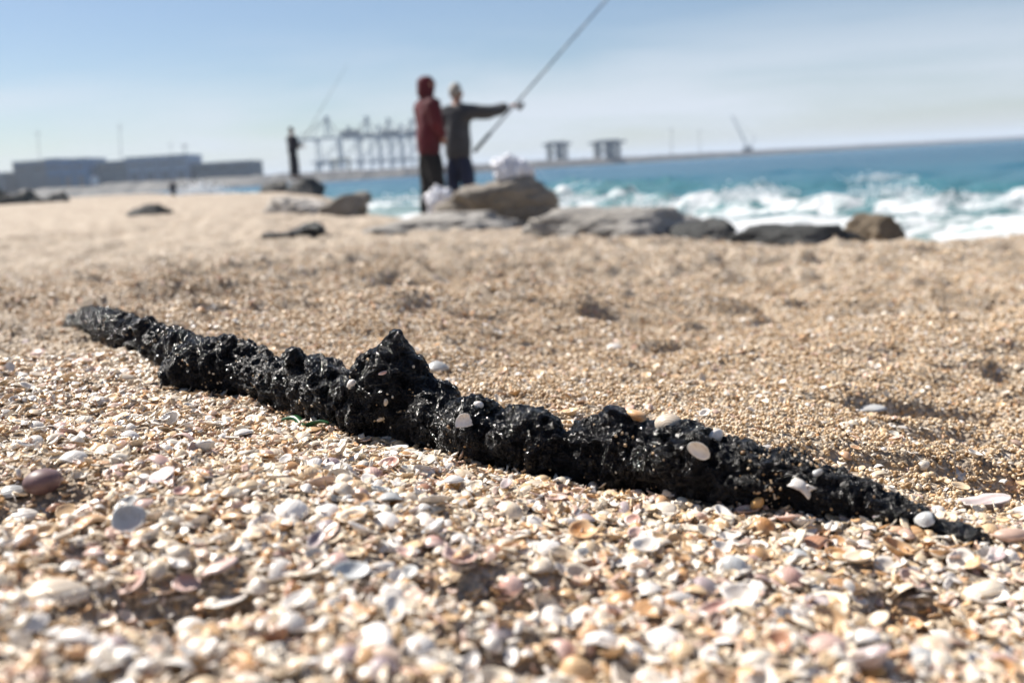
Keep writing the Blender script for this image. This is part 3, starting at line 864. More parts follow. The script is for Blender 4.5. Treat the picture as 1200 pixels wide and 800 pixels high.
    calm = sstep(-.25, .3, fbm(X * 26, Y * 26, Z * 26, 2, 85))                            # smooth flowed skin or crumbly crust
    calm = np.maximum(calm, sstep(850, 950, vpx)); calm = np.maximum(calm, .75 * (1 - sstep(170, 240, vpx)))
    P = P + Nn * (w * (0.0044 * big + 0.0040 * (rid - .5) + 0.0017 * fold))[:, None]
    me.vertices.foreach_set('co', P.astype(np.float32).ravel()); me.update()
    P, Nn = co_no(); X, Y, Z = P.T
    r2 = 1 - 2 * np.abs(fbm(X * 210, Y * 210, Z * 210, 3, 87))
    fin = fbm(X * 480, Y * 480, Z * 480, 3, 89, 0.6)
    P = P + Nn * (w * (0.0012 + 0.0007 * calm) * (r2 - .4) + (0.0004 + 0.0005 * calm + 0.0008 * sstep(850, 950, vpx) + 0.0007 * (1 - sstep(170, 230, vpx))) * w * fin)[:, None]
    me.vertices.foreach_set('co', P.astype(np.float32).ravel()); me.update()
    P, Nn = co_no()
    bm = bmesh.new(); bm.from_mesh(me); tree = BVHTree.FromBMesh(bm); bm.free()
    me.polygons.foreach_set('use_smooth', np.ones(len(me.polygons), bool))
    root = empty('tar_lump', tuple(cen[n // 2] - np.array([0, 0, rz[n // 2]])))
    tag(root, 'long glossy black lump of tar with one peak lying across the shells', 'tar')
    ob = link('tar_body', me, M['tar'], root); ob.matrix_parent_inverse = Matrix.Translation(-root.location)
    return root, tree, P, Nn, vpx
tar_root, tar_tree, TP, TN, TPX = build_tar()

def px_tar(px, py):
    return tar_tree.ray_cast(Vector((0, 0, CAM_Z)), px_dir(px, py))[:2]

# grains that stick to the tar
def tar_grit():
    m = (TN[:, 1] < 0.35)
    wgt = np.where(TPX > 860, 1.0, 0.16) * (0.04 + 2.0 * np.clip(fbm(TP[:, 0] * 45, TP[:, 1] * 45, TP[:, 2] * 45, 3, 95), 0, 1) ** 1.3) * m
    wgt *= np.where(TN[:, 2] < 0.2, 1.6, 0.8)
    i = RNG.choice(len(TP), 1100, p=wgt / wgt.sum(), replace=False)
    P = TP[i] + TN[i] * 0.0002
    s = .0008 + .0024 * RNG.beta(1.0, 3.0, len(i))
    o = scatter('stuck_grit', [(grain_mesh(900 + k), M['grit']) for k in range(4)], P - np.array(tar_root.location), RNG.uniform(0, 6.28, (len(i), 3)),
            np.repeat(s[:, None], 3, 1), RNG.integers(0, 4, len(i)), RNG.uniform(.05, .9, len(i)), tar_root)
tar_grit()

# second, smaller lump of tar farther up the beach
def far_tar():
    a, _ = px_ground(306, 279); b, _ = px_ground(381, 275)
    root = empty('tar_lump', tuple(a)); tag(root, 'small black lump of tar with shiny knob on the open sand', 'tar')
    L = (b - a).length; ex = (b - a).normalized(); ey = Vector((-ex.y, ex.x, 0))
    n, na = 120, 36; V = []
    for i in range(n):
        u = i / (n - 1)
        h = L * np.interp(u, [0, .05, .15, .45, .6, .72, .85, .95, 1], [.010, .034, .044, .04, .062, .092, .10, .08, .018])
        c = a + ex * (L * u) + Vector((0, 0, h * .7)) - ey * 0
        for j in range(na):
            t = 2 * math.pi * j / na
            V.append(c + ey * math.cos(t) * h * 1.2 + Vector((0, 0, 1)) * math.sin(t) * h)
    V = np.array(V); ctr = np.repeat(V.reshape(n, na, 3).mean(1), na, 0)
    k = 1 + .45 * fbm(V[:, 0] * 9, V[:, 1] * 9, V[:, 2] * 9, 4, 99)
    V = ctr + (V - ctr) * k[:, None]
    me = np_mesh('tar_body', V - np.array(a), grid_faces(n, na, True))
    link('tar_body', me, M['tar'], root)
far_tar()

# ------------------------------------------------------------------ grit and shell litter
def polar_points(r0, r1, dens):
    half = float(np.interp(r1, [0, 1.2, 3.0, 8.0], [1.2, 1.1, .80, .70]))      # wider than the view, close by
    area = half * (r1 * r1 - r0 * r0)
    n = int(area * dens)
    r = np.sqrt(RNG.uniform(r0 * r0, r1 * r1, n)); a = RNG.uniform(-half, half, n)
    return r * np.sin(a), r * np.cos(a)

def in_front(x, y):
    """1 in the shell drift between tar and camera, 0 behind it"""
    return 1 - sstep(-0.01, 0.06, y - tar_front_y(x) + 0.05 * vnoise(x * 9, y * 9, seed=102))

def grit():
    G = [(grain_mesh(k), M['grit']) for k in range(14)]
    # size grows and cover thins smoothly with the distance
    def cover(r): return np.interp(r, [0, .9, 1.6, 3, 5, 8], [1.0, .95, .7, .34, .13, 0])
    def size(r): return 0.0030 * np.maximum(r, .8) ** .62 / .8 ** .62
    xs, ys = [], []
    edges = np.geomspace(.16, 8, 40)
    for r0, r1 in zip(edges[:-1], edges[1:]):
        x, y = polar_points(r0, r1, float(cover((r0 + r1) / 2) / size((r0 + r1) / 2) ** 2))
        xs.append(x); ys.append(y)
    x, y = np.concatenate(xs), np.concatenate(ys)
    s = size(np.hypot(x, y)) * (0.62 + 1.15 * RNG.beta(1.3, 2.6, len(x)))
    z = ground(x, y) + s * RNG.uniform(-0.15, 0.35, len(s)) + 0.0022 * np.clip(vnoise(x * 190, y * 190, seed=105), 0, 1)
    z -= 0.0016 * in_front(x, y)
    zone = 0.5 + 0.22 * vnoise(x * 7, y * 7, seed=103)
    tint = np.clip(RNG.beta(2.2, 1.7, len(s)) * 0.78 + 0.25 * zone + RNG.normal(0, .05, len(s)), 0, 0.98)
    tint = np.clip(tint + 0.07 * in_front(x, y), 0, .98)
    scatter('sand_grit', G, np.stack([x, y, z], -1), RNG.uniform(0, 6.28, (len(s), 3)), np.repeat(s[:, None], 3, 1), RNG.integers(0, len(G), len(s)), tint)
grit()

VALVES = dict(
    round=valve_mesh('round_valve', 1, .92, .30, seed=1, na=26),
    oval=valve_mesh('oval_valve', 1, .74, .24, (0.08, -.34), seed=2),
    wedge=valve_mesh('wedge_valve', 1, .52, .20, (0.20, -.22), .10, seed=3),
    long=valve_mesh('long_valve', 1, .40, .15, (0.14, -.17), .04, seed=4),
    rib=valve_mesh('ribbed_valve', 1, .90, .36, seed=5, na=40, ribs=20),
    worn=valve_mesh('worn_valve', 1, .80, .25, seed=6, chip=.30),
    half=valve_mesh('half_valve', 1, .86, .27, seed=7, chip=.62, nr=6),
    flat=valve_mesh('flat_valve', 1, .84, .11, seed=8, chip=.12),
)

def shell_litter():
    protos = [(v.copy(), M['chips']) for v in VALVES.values()]
    nv = len(protos)
    protos += [(chip_mesh(300 + k), M['chips']) for k in range(22)]
    xs, ys, ss, kk, fl = [], [], [], [], []
    def add(r0, r1, den, lo, hi, whole, front):
        x, y = polar_points(r0, r1, den)
        f = in_front(x, y)
        pat = 0.5 + 0.5 * vnoise(x * 8, y * 8, seed=111) + 0.35 * vnoise(x * 21, y * 21, seed=112)
        # thin where the bare grit shows: left of the tar, and patches in the foreground
        keep = RNG.random(len(x)) < (f if front else (1 - f)) * np.clip(0.48 + 0.85 * pat, 0.14, 1)
        x, y = x[keep], y[keep]
        xs.append(x); ys.append(y); ss.append(lo + (hi - lo) * RNG.beta(1.1, 2.2, len(x)))
        w = RNG.random(len(x)) < whole
        kk.append(np.where(w, RNG.integers(0, nv, len(x)), RNG.integers(nv, len(protos), len(x))))
        fl.append(np.where(w, 1, 0))
    add(.16, .95, 10000, .0070, .0140, .45, True)
    add(.16, .95, 92000, .0038, .0105, .12, True)
    add(.40, 1.4, 3000, .006, .013, .5, False)
    add(.40, 1.4, 15000, .003, .008, .2, False)
    add(1.4, 3.0, 1300, .007, .018, .4, False)
    add(1.4, 3.0, 3500, .004, .010, .2, False)
    add(3.0, 7.5, 520, .010, .028, .4, False)
    x, y, s, k = (np.concatenate(a) for a in (xs, ys, ss, kk))
    n = len(x)
    tilt = RNG.normal(0, .30, (n, 2))
    flip = np.where(RNG.random(n) < 0.42, math.pi, 0)
    rot = np.stack([tilt[:, 0] + flip, tilt[:, 1], RNG.uniform(0, 6.28, n)], -1)
    z = ground(x, y) + s * np.where(flip > 0, 0.22, 0.04) + RNG.uniform(0.0, .0022, n)
    tint = np.clip(RNG.beta(.72, 1.35, n), 0, 1)
    sc = np.stack([s, s * RNG.uniform(.85, 1.1, n), s * RNG.uniform(.8, 1.2, n)], -1)
    scatter('shell_litter', protos, np.stack([x, y, z], -1), rot, sc, k, tint)
    return n
shell_litter()

# --- the shells one can pick out: hand-placed ones first
PEB = {'amber': (pebble_mesh(1), M['p_amber']), 'purple': (pebble_mesh(2, 1, .85, .7), M['p_purple']), 'pinkish': (pebble_mesh(3, 1, .6, .4), M['p_pinkish']), 'pale': (pebble_mesh(4, 1, .9, .85), M['p_pale'])}
SNAIL = snail_mesh()
_mesh_cache = {}
def shape_mesh(shape, colour):
    key = (shape, colour)
    if key not in _mesh_cache:
        src = VALVES[shape] if shape in VALVES else SNAIL
        me = src.copy(); me.materials.clear(); me.materials.append(M['s_' + colour]); _mesh_cache[key] = me
    return _mesh_cache[key]

def put_shell(name, shape, colour, p, size, nrm=Vector((0, 0, 1)), yaw=0.0, cup=False, tilt=(0, 0), label='', group=None, cat='shell', lift=0.0):
    if shape == 'pebble':
        me, mt = PEB[colour]
        if len(me.materials) == 0: me.materials.append(mt)
    else: me = shape_mesh(shape, colour)
    o = bpy.data.objects.new(name, me); COL.objects.link(o)
    q = nrm.to_track_quat('Z', 'Y').to_matrix().to_4x4()
    e = Euler((tilt[0] + (math.pi if cup else 0), tilt[1], 0)).to_matrix().to_4x4()
    off = 0.24 if cup else (0.25 if shape in ('pebble', 'snail') else 0.0)
    o.matrix_world = Matrix.Translation(p + nrm * (size * off + lift)) @ q @ Matrix.Rotation(yaw, 4, 'Z') @ e @ Matrix.Scale(size, 4)
    tag(o, label, cat, group)
    return o

def size_at(p, px): return px * (p - Vector((0, 0, CAM_Z))).dot(_F) / FPX

taken = []      # hand-placed spots, kept clear of the others
def on_ground(px, py, w, name, shape, colour, label, cat='shell', **kw):
    p, _ = px_ground(px, py); s = size_at(p, w); taken.append((p.x, p.y, s))
    return put_shell(name, shape, colour, p, s, label=label, cat=cat, **kw)
def on_tar(px, py, w, name, shape, colour, label, cat='shell', **kw):
    p, n = px_tar(px, py)
    if p is None: return on_ground(px, py, w, name, shape, colour, label, cat, **kw)
    n = (n + Vector((0, -.35, .15))).normalized()
    kw.setdefault('lift', 0.0004)
    return put_shell(name, shape, colour, p, size_at(p, w), nrm=n, label=label, cat=cat, **kw)

on_tar(412, 450, 13, 'clam_shell', 'oval', 'white', 'small white oval shell stuck on the tar between peak and thin end', yaw=.9)
on_tar(449, 437, 12, 'wedge_shell', 'long', 'pink', 'tiny pinkish shell stuck just under the peak of the tar', yaw=.3)
on_tar(546, 496, 24, 'shell_fragment', 'half', 'white', 'angular white shell fragment stuck on the tar below its notch', yaw=.5, cup=True)
on_tar(561, 474, 13, 'shell_fragment', 'worn', 'white', 'white shell chip wedged in the notch on top of the tar')
on_tar(452, 471, 9, 'wedge_shell', 'wedge', 'cream', 'tiny cream shell upright on the dark side of the tar peak', yaw=1.4)
on_tar(447, 490, 13, 'wedge_shell', 'long', 'cream', 'small cream shell chip low on the tar under its peak', yaw=.4)
on_tar(664, 485, 24, 'cockle_shell', 'oval', 'orange', 'orange-brown shell lying on the crest of the tar', yaw=.2)
on_tar(666, 500, 24, 'shell_fragment', 'worn', 'cream', 'cream and tan shell curled over the tar just below the orange-brown one', yaw=2.2, cup=True)
on_tar(746, 487, 26, 'wedge_shell', 'wedge', 'orange', 'flat orange wedge shell lying on top of the tar ridge', yaw=-.3)
on_tar(784, 497, 34, 'cockle_shell', 'oval', 'cream', 'banded cream and orange shell on the tar ridge near the white round one', yaw=-.1)
on_tar(838, 511, 25, 'clam_shell', 'oval', 'white', 'smooth white oval shell on the back edge of the tar', yaw=.1)
on_tar(814, 528, 32, 'wedge_shell', 'wedge', 'white', 'white wedge shell sticking out of the tar slope', yaw=-.7, cup=True, tilt=(.5, 0))
on_tar(898, 524, 15, 'clam_shell', 'oval', 'white', 'tiny white shell on the thin crest of the tar')
on_tar(955, 556, 22, 'shell_fragment', 'long', 'grey', 'slim greyish shell splinter standing out of the tar', yaw=.8, tilt=(.6, .2))
on_tar(935, 572, 34, 'shell_fragment', 'half', 'white', 'jagged white shell fragment leaning on the tar slope', yaw=2.4, tilt=(.9, .3))
on_tar(952, 573, 11, 'snail_shell', 'snail', 'white', 'tiny white snail shell beside the jagged fragment on the tar')
on_tar(884, 587, 19, 'pebble', 'pebble', 'amber', 'rounded amber pebble at the foot of the tar', 'pebble', yaw=1.2)
on_ground(901, 594, 19, 'pebble', 'pebble', 'pale', 'pale rounded pebble touching the amber one', 'pebble', yaw=.6)
on_tar(1085, 608, 27, 'shell_fragment', 'half', 'grey', 'flat bluish grey shell plate lying on the low tail of the tar', yaw=.3)
on_ground(1152, 600, 66, 'clam_shell', 'worn', 'mauve', 'large broken mauve and white shell beside the tail of the tar', cup=True, yaw=.4, tilt=(.15, 0))
on_ground(1184, 636, 40, 'pebble', 'pebble', 'pinkish', 'flat pinkish pebble at the tip of the tar tail', 'pebble')
on_ground(1115, 612, 26, 'clam_shell', 'oval', 'cream', 'cream shell leaning on the tip end of the tar', yaw=1.0)
on_ground(1072, 626, 46, 'cockle_shell', 'oval', 'orange', 'humped shell fading from white to orange at the foot of the tar tail', yaw=.1)
on_ground(958, 644, 58, 'clam_shell', 'half', 'brown', 'broad reddish brown broken shell in the white shells', yaw=.4)
on_ground(882, 657, 36, 'wedge_shell', 'wedge', 'pink', 'beige pink shell with a pointed end among white shells', yaw=.3)
on_ground(886, 645, 30, 'clam_shell', 'round', 'white', 'clean white cup shell in front of the tar', cup=True, yaw=.5)
on_ground(985, 690, 60, 'wedge_shell', 'wedge', 'orange', 'long shell shading from orange to cream in the open drift', yaw=-.15)
on_ground(972, 712, 46, 'clam_shell', 'round', 'cream', 'round cream shell lying cup up beside the long orange one', cup=True, yaw=.2)
on_ground(1156, 706, 50, 'clam_shell', 'round', 'white', 'wide white cup shell holding a brownish hollow', cup=True, yaw=.8)
on_ground(617, 596, 28, 'clam_shell', 'round', 'mauve', 'round mauve-tinged shell cup just before the tar', cup=True, yaw=.2)
on_ground(652, 588, 28, 'clam_shell', 'oval', 'pink', 'pinkish oval shell cup at the foot of the tar', cup=True, yaw=-.3)
on_ground(627, 571, 44, 'wedge_shell', 'wedge', 'cream', 'cream shell with brown blotches tucked under the tar', yaw=-.1)
on_ground(582, 622, 36, 'clam_shell', 'half', 'mauve', 'dull mauve broken shell beside a reddish one', yaw=.5)
on_ground(622, 626, 32, 'clam_shell', 'half', 'brown', 'reddish brown shell piece leaning in the shell drift', yaw=-.8, cup=True)
on_ground(650, 640, 34, 'shell_fragment', 'long', 'brown', 'narrow rusty shell splinter standing in the shell drift', yaw=1.2, tilt=(.5, 0))
on_ground(610, 655, 32, 'clam_shell', 'round', 'white', 'bright white round shell among the splinters', cup=True, yaw=.2)
on_ground(530, 572, 50, 'clam_shell', 'oval', 'pink', 'tan pink shell half covered by a white one', yaw=.7)
on_ground(533, 577, 26, 'clam_shell', 'oval', 'white', 'small white shell lying over the tan pink one', yaw=.1, lift=.006)
on_ground(456, 536, 22, 'clam_shell', 'round', 'white', 'white round shell cup at the foot of the tar peak', cup=True, yaw=.1)
on_ground(467, 525, 22, 'clam_shell', 'oval', 'pink', 'pink shell touching the tar below its peak', yaw=.3)
on_ground(390, 534, 24, 'clam_shell', 'round', 'white', 'off-white ringed shell cup near the green scrap', cup=True, yaw=.6)
on_ground(372, 523, 34, 'wedge_shell', 'wedge', 'white', 'slender white shell lying below the green scrap', yaw=.3)
on_ground(305, 551, 44, 'wedge_shell', 'wedge', 'white', 'long smooth white shell lying flat in the grit', yaw=-.1)
on_ground(342, 592, 30, 'clam_shell', 'round', 'white', 'domed white shell rounded like a button', yaw=.2)
on_ground(138, 528, 16, 'pebble', 'pebble', 'amber', 'small amber pebble alone on the grit', 'pebble')
on_ground(178, 480, 34, 'wedge_shell', 'wedge', 'orange', 'orange-edged shell under the side stub of the tar', yaw=-.2)
on_ground(158, 488, 28, 'wedge_shell', 'wedge', 'orange', 'orange shell lying next to the orange-edged one', yaw=.1)
on_ground(202, 470, 30, 'clam_shell', 'oval', 'cream', 'cream orange shell below the side stub of the tar', yaw=.2)
on_ground(262, 459, 22, 'shell_fragment', 'half', 'white', 'white shell chip standing against the tar', yaw=.4, tilt=(1.2, 0))
on_ground(97, 426, 28, 'cockle_shell', 'oval', 'pink', 'domed pinkish white shell beside the thin end of the tar', yaw=.1)
on_ground(142, 444, 34, 'wedge_shell', 'wedge', 'cream', 'tan cream shell in front of the thin end of the tar', yaw=.1)
on_ground(48, 415, 30, 'wedge_shell', 'wedge', 'pink', 'flat pink shell on sand off the thin end of the tar', yaw=-.2)
on_ground(52, 575, 44, 'pebble', 'pebble', 'purple', 'dark purple-brown pebble in a hollow of the grit', 'pebble', yaw=.4)
on_ground(14, 578, 40, 'wedge_shell', 'oval', 'grey', 'grey shell beside the dark purple pebble', yaw=.2)
on_ground(28, 606, 44, 'wedge_shell', 'oval', 'white', 'glossy white shell in front of the dark purple pebble', yaw=.1)
on_ground(110, 618, 54, 'clam_shell', 'half', 'orange', 'orange-brown shell piece lying in the grit', yaw=.2)
on_ground(235, 575, 42, 'wedge_shell', 'wedge', 'cream', 'white and tan shell beside an orange-tipped one', yaw=.1)
on_ground(255, 583, 40, 'wedge_shell', 'wedge', 'orange', 'orange-tipped shell beside the white and tan one', yaw=.5)
on_ground(285, 596, 30, 'clam_shell', 'oval', 'orange', 'brown-orange shell near the domed white one', yaw=.8)
on_ground(60, 700, 90, 'clam_shell', 'oval', 'cream', 'big cream shell with tan streak out in the open drift', yaw=.2)
on_ground(235, 765, 60, 'clam_shell', 'round', 'cream', 'rounded cream shell over an orange one in the deepest hollow of the drift', yaw=.1)
on_ground(190, 770, 60, 'clam_shell', 'half', 'mauve', 'dark mauve shell cup in the deepest hollow of the drift', cup=True)
on_ground(352, 785, 46, 'wedge_shell', 'wedge', 'white', 'bright white shell standing on edge out in the drift', yaw=1.3, tilt=(.5, 0))
on_ground(500, 790, 60, 'clam_shell', 'round', 'white', 'big white pinkish shell with high dome far out in the drift', yaw=.3)
on_ground(585, 742, 48, 'clam_shell', 'oval', 'mauve', 'mauve-grey shell at the dark hollow in the drift', yaw=.3)
on_ground(1080, 774, 60, 'wedge_shell', 'oval', 'grey', 'large grey shell far out in the drift', yaw=.1)
on_ground(720, 409, 28, 'clam_shell', 'worn', 'white', 'white worn shell chip behind the tar on coarse sand', yaw=.2)
on_ground(1020, 478, 40, 'clam_shell', 'flat', 'grey', 'flat grey white shell at the rim of the sand hollow', yaw=.3)
on_ground(512, 432, 30, 'clam_shell', 'round', 'grey', 'pale grey shell just behind the tar peak', yaw=.3)
on_ground(1177, 566, 18, 'shell_fragment', 'half', 'white', 'pointed white shell chip on the sand beyond the tar tail', yaw=.3)

def green_scrap():
    a, _ = px_ground(331, 499); b, _ = px_ground(384, 505)
    n = 26; V = []; F = []
    ex = b - a; side = Vector((-ex.y, ex.x, 0)).normalized(); rr = random.Random(4)
    for i in range(n):
        u = i / (n - 1); w = 0.0032 * math.sin(math.pi * min(1, u * .9 + .06)) + .0004
        c = a + ex * u + Vector((0, 0, .0035 + .002 * math.sin(u * 9))) + side * (.002 * math.sin(u * 7))
        tw = .6 * math.sin(u * 6)
        for s, h in ((-1, 0), (0, .0012), (1, 0), (0, -.0006)):
            V.append(c + side * (s * w * math.cos(tw)) + Vector((0, 0, s * w * math.sin(tw) + h)))
    me = np_mesh('seaweed', [tuple(v - a) for v in V], grid_faces(n, 4, True))
    o = link('seaweed_strand', me, M['weed']); o.location = a
    tag(o, 'thin dark green strand of seaweed at the foot of the tar', 'seaweed')
green_scrap()

# --- the rest of the three hundred: countable shells of the drift
def drift_shells(total):
    words = dict(white='white', cream='cream', orange='orange', pink='pink', brown='reddish brown', mauve='mauve', grey='grey')
    kinds = [('shell_fragment', 'half', 'broken shell half'), ('shell_fragment', 'worn', 'chipped shell'), ('clam_shell', 'round', 'round clam shell'), ('clam_shell', 'oval', 'oval clam shell'), ('wedge_shell', 'wedge', 'wedge shell'), ('wedge_shell', 'long', 'slender shell'),
             ('cockle_shell', 'rib', 'ribbed cockle shell'), ('shell_fragment', 'worn', 'chipped shell'), ('shell_fragment', 'half', 'broken shell half'), ('clam_shell', 'flat', 'flat thin shell')]
    cols = ['white'] * 13 + ['cream'] * 6 + ['orange'] * 3 + ['pink'] * 5 + ['brown'] * 1 + ['mauve'] * 2 + ['grey'] * 2
    n = 0; rr = random.Random(21)
    tries = 0
    while n < total and tries < 20000:
        tries += 1
        px, py = rr.uniform(5, 1195), rr.uniform(440, 795)
        base = np.interp(px, *zip(*TAR_B))
        if py < base + 12: continue
        dens = 0.55 + 0.45 * float(vnoise(np.array([px / 130.]), np.array([py / 90.]), seed=7)[0])
        if px < 200 and 450 < py < 560: dens *= .35
        if rr.random() > dens: continue
        p, _ = px_ground(px, py)
        s = rr.choice((.009, .0105, .0115, .0125, .0145)) * rr.uniform(.85, 1.15)
        if any((p.x - a) ** 2 + (p.y - b) ** 2 < (0.45 * (s + c)) ** 2 for a, b, c in taken): continue
        taken.append((p.x, p.y, s))
        nm, sh, wd = rr.choice(kinds); co = rr.choice(cols); cup = rr.random() < .42
        pose = 'lying cup up' if cup else 'lying dome up'
        part = 'thin end' if px < 300 else 'peak' if px < 560 else 'middle' if px < 840 else 'tail'
        zone = ('close before the tar ' + part) if py < base + 70 else ('farther off the tar ' + part)
        lab = '%s %s %s %s' % (words[co], wd, pose, zone)
        put_shell(nm, sh, co, p, s, yaw=rr.uniform(0, 6.28), cup=cup, tilt=(rr.gauss(0, .25), rr.gauss(0, .25)), label=lab, group=('%s %ss %s %s' % (words[co], wd, pose, zone)).replace('halfs', 'halves'), lift=rr.uniform(.0005, .003))
        n += 1
drift_shells(228)

# ------------------------------------------------------------------ boulders
def rock_mesh(seed, sub=5, planes=13, rough=0.085):
    bm = bmesh.new(); bmesh.ops.create_icosphere(bm, subdivisions=sub, radius=1.0)
    d = np.array([v.co for v in bm.verts]); d /= np.linalg.norm(d, axis=1)[:, None]
    rg = np.random.default_rng(seed)
    pn = rg.normal(size=(planes, 3)); pn /= np.linalg.norm(pn, axis=1)[:, None]; ph = rg.uniform(.62, .95, planes)
    c = np.clip(d @ pn.T, 1e-3, None) / ph
    r = (c ** 26).sum(1) ** (-1 / 26)
    r = np.clip(r, .3, 1.25)
    P = d * r[:, None]
    n = fbm(P[:, 0] * 1.6 + seed, P[:, 1] * 1.6, P[:, 2] * 1.6, 5, seed, .55)
    f = fbm(P[:, 0] * 7 + seed, P[:, 1] * 7, P[:, 2] * 7, 4, seed + 9, .55)
    ck = np.abs(fbm(P[:, 0] * 1.9 - seed, P[:, 1] * 1.9, P[:, 2] * 3.2, 3, seed + 4))        # cracks and bedding ledges
    led = np.round((P[:, 2] + .12 * n) * 5) / 5 - P[:, 2]
    P = P * (1 + rough * 2.6 * n + rough * f - .11 * np.clip(1 - ck / .06, 0, 1) + .10 * led)[:, None]
    for v, p in zip(bm.verts, P): v.co = p
    me = bpy.data.meshes.new('rock'); bm.to_mesh(me); bm.free()
    me.polygons.foreach_set('use_smooth', np.ones(len(me.polygons), bool))
    return me

def rock_px(x0, x1, y0, y1, seed, mat, label, name='boulder', bury=0.35, depth_k=0.7, base=None, depth=None, rz=0.0, tilt=(0, 0), group=None):
    """a rock whose outline covers the given box of the photograph, standing on the sand there"""
    cx = (x0 + x1) / 2
    p = at_depth(cx, (y0 + y1) / 2, depth)
    D = (p - Vector((0, 0, CAM_Z))).dot(_F)
    w = (x1 - x0) * D / FPX
    zt = at_depth(cx, y0, depth).z
    yc = p.y
    p.z = max(min(float(ground(np.array([p.x]), np.array([yc]))[0]), at_depth(cx, y1, depth).z), -0.3)
    h = zt - p.z
    me = rock_mesh(seed)
    # fit to the box: the buried part goes under
    co = np.array([v.co for v in me.vertices])
    E = np.array(Euler((tilt[0], tilt[1], rz)).to_matrix()); co = co @ E.T
    lo, hi = co.min(0), co.max(0)
    co = (co - (lo + hi) / 2) / ((hi - lo) / 2)
    H = h / (1 - bury)
    co = co * np.array([w / 2, w / 2 * depth_k, H / 2])
    me.vertices.foreach_set('co', co.astype(np.float32).ravel()); me.update()
    o = link(name, me, M[mat])
    o.location = (p.x, p.y, zt - H / 2)
    tag(o, label, 'rock', group)
    return o, D

rock_px(506, 663, 203, 262, 12, 'r_tan', 'big tan boulder beside the two anglers with white bag on top', depth_k=.75, bury=.25, rz=.4, depth=10.4)
rock_px(370, 622, 249, 277, 23, 'r_grey', 'wide low grey slab half buried in front of the big boulder', bury=.45, depth_k=.7, name='rock_slab', depth=8.9)
rock_px(608, 842, 240, 288, 37, 'r_grey', 'long rounded grey boulder beside the big tan one', bury=.3, depth_k=.5, rz=.2, depth=7.4)
rock_px(782, 860, 256, 290, 43, 'r_dark', 'black rock added as the shaded end of the long grey boulder', bury=.4, depth_k=.9, depth=7.1)  # added black rock, stands in for the shaded right face of the grey boulder
rock_px(850, 1024, 261, 296, 37, 'r_dark', 'long low blackish boulder with flat top near the surf', bury=.3, depth_k=.45, rz=.1, depth=6.3)
rock_px(993, 1063, 249, 284, 37, 'r_brown', 'rounded brown boulder at the edge of the surf', bury=.2, depth_k=.8, depth=9.2)
rock_px(308, 404, 228, 252, 52, 'r_pale', 'pale whitish rock beside a grey-brown one on the sand', bury=.4, depth_k=.8, depth=17.0)
rock_px(372, 438, 225, 251, 77, 'r_tan', 'grey-brown rock between whitish rock and grey slab', bury=.4, depth_k=.7, depth=16.4)
rock_px(146, 198, 239, 253, 41, 'r_dark', 'small dark rock alone on the open sand', bury=.5, depth_k=.7, name='rock', depth=17.0)
far_rock, FARD = rock_px(334, 379, 208, 224, 41, 'r_dark', 'dark rock under the lone distant angler', bury=.3, depth_k=.8, depth=33.0)
rock_px(300, 340, 210, 220, 43, 'r_dark', 'dark low rock beside the lone distant angler', bury=.3, depth_k=.6, depth=40.0, name='rock')
for k, (a, b, c, d, dep) in enumerate(((-14, 30, 228, 238, 52), (24, 62, 229, 238, 50), (52, 84, 231, 239, 49), (8, 44, 222, 231, 74), (50, 82, 225, 232, 76), (-30, 10, 219, 229, 78))):
    rock_px(a, b, c, d, 101 + k, 'r_dark', 'dark low rock of the cluster at the water edge below the warehouses', name='shore_rock', bury=.3, depth_k=.6, depth=dep, group='dark rocks at the water edge')

# ------------------------------------------------------------------ white plastic bags
def bag(px, py, w, h, depth, seed, label, z=None, flap=0.0):
    p = at_depth(px, py, depth); k = depth / FPX
    bm = bmesh.new(); bmesh.ops.create_icosphere(bm, subdivisions=5, radius=1.0)
    co = np.array([v.co for v in bm.verts])
    r = 1 + .75 * fbm(co[:, 0] * 1.6 + seed, co[:, 1] * 1.6, co[:, 2] * 1.6, 3, seed) + .30 * (1 - 2 * np.abs(fbm(co[:, 0] * 4 + seed, co[:, 1] * 4, co[:, 2] * 4, 3, seed + 2)))
    co = co * r[:, None]
    t = np.clip(co[:, 2], 0, 2)
    co[:, 0] += flap * t
    co[:, 2] = np.where(co[:, 2] < -.7, -.7, co[:, 2])
    lo, hi = co.min(0), co.max(0); co = (co - lo) / (hi - lo) - np.array([.5, .5, 0])
    co *= np.array([w * k, w * k * .7, h * k])
    for v, c in zip(bm.verts, co): v.co = c
    me = bpy.data.meshes.new('bag'); bm.to_mesh(me); bm.free()
    o = link('plastic_bag', me, M['bag'], smooth=True); o.location = p if z is None else (p.x, p.y, z)
    tag(o, label, 'bag')
bag(515, 252, 34, 36, 11.9, 3, 'crumpled white plastic bag leaning on the big tan boulder', flap=-.1)
bag(602, 211, 52, 31, 10.2, 8, 'crumpled white plastic bag lying on top of the big tan boulder', flap=-.35)

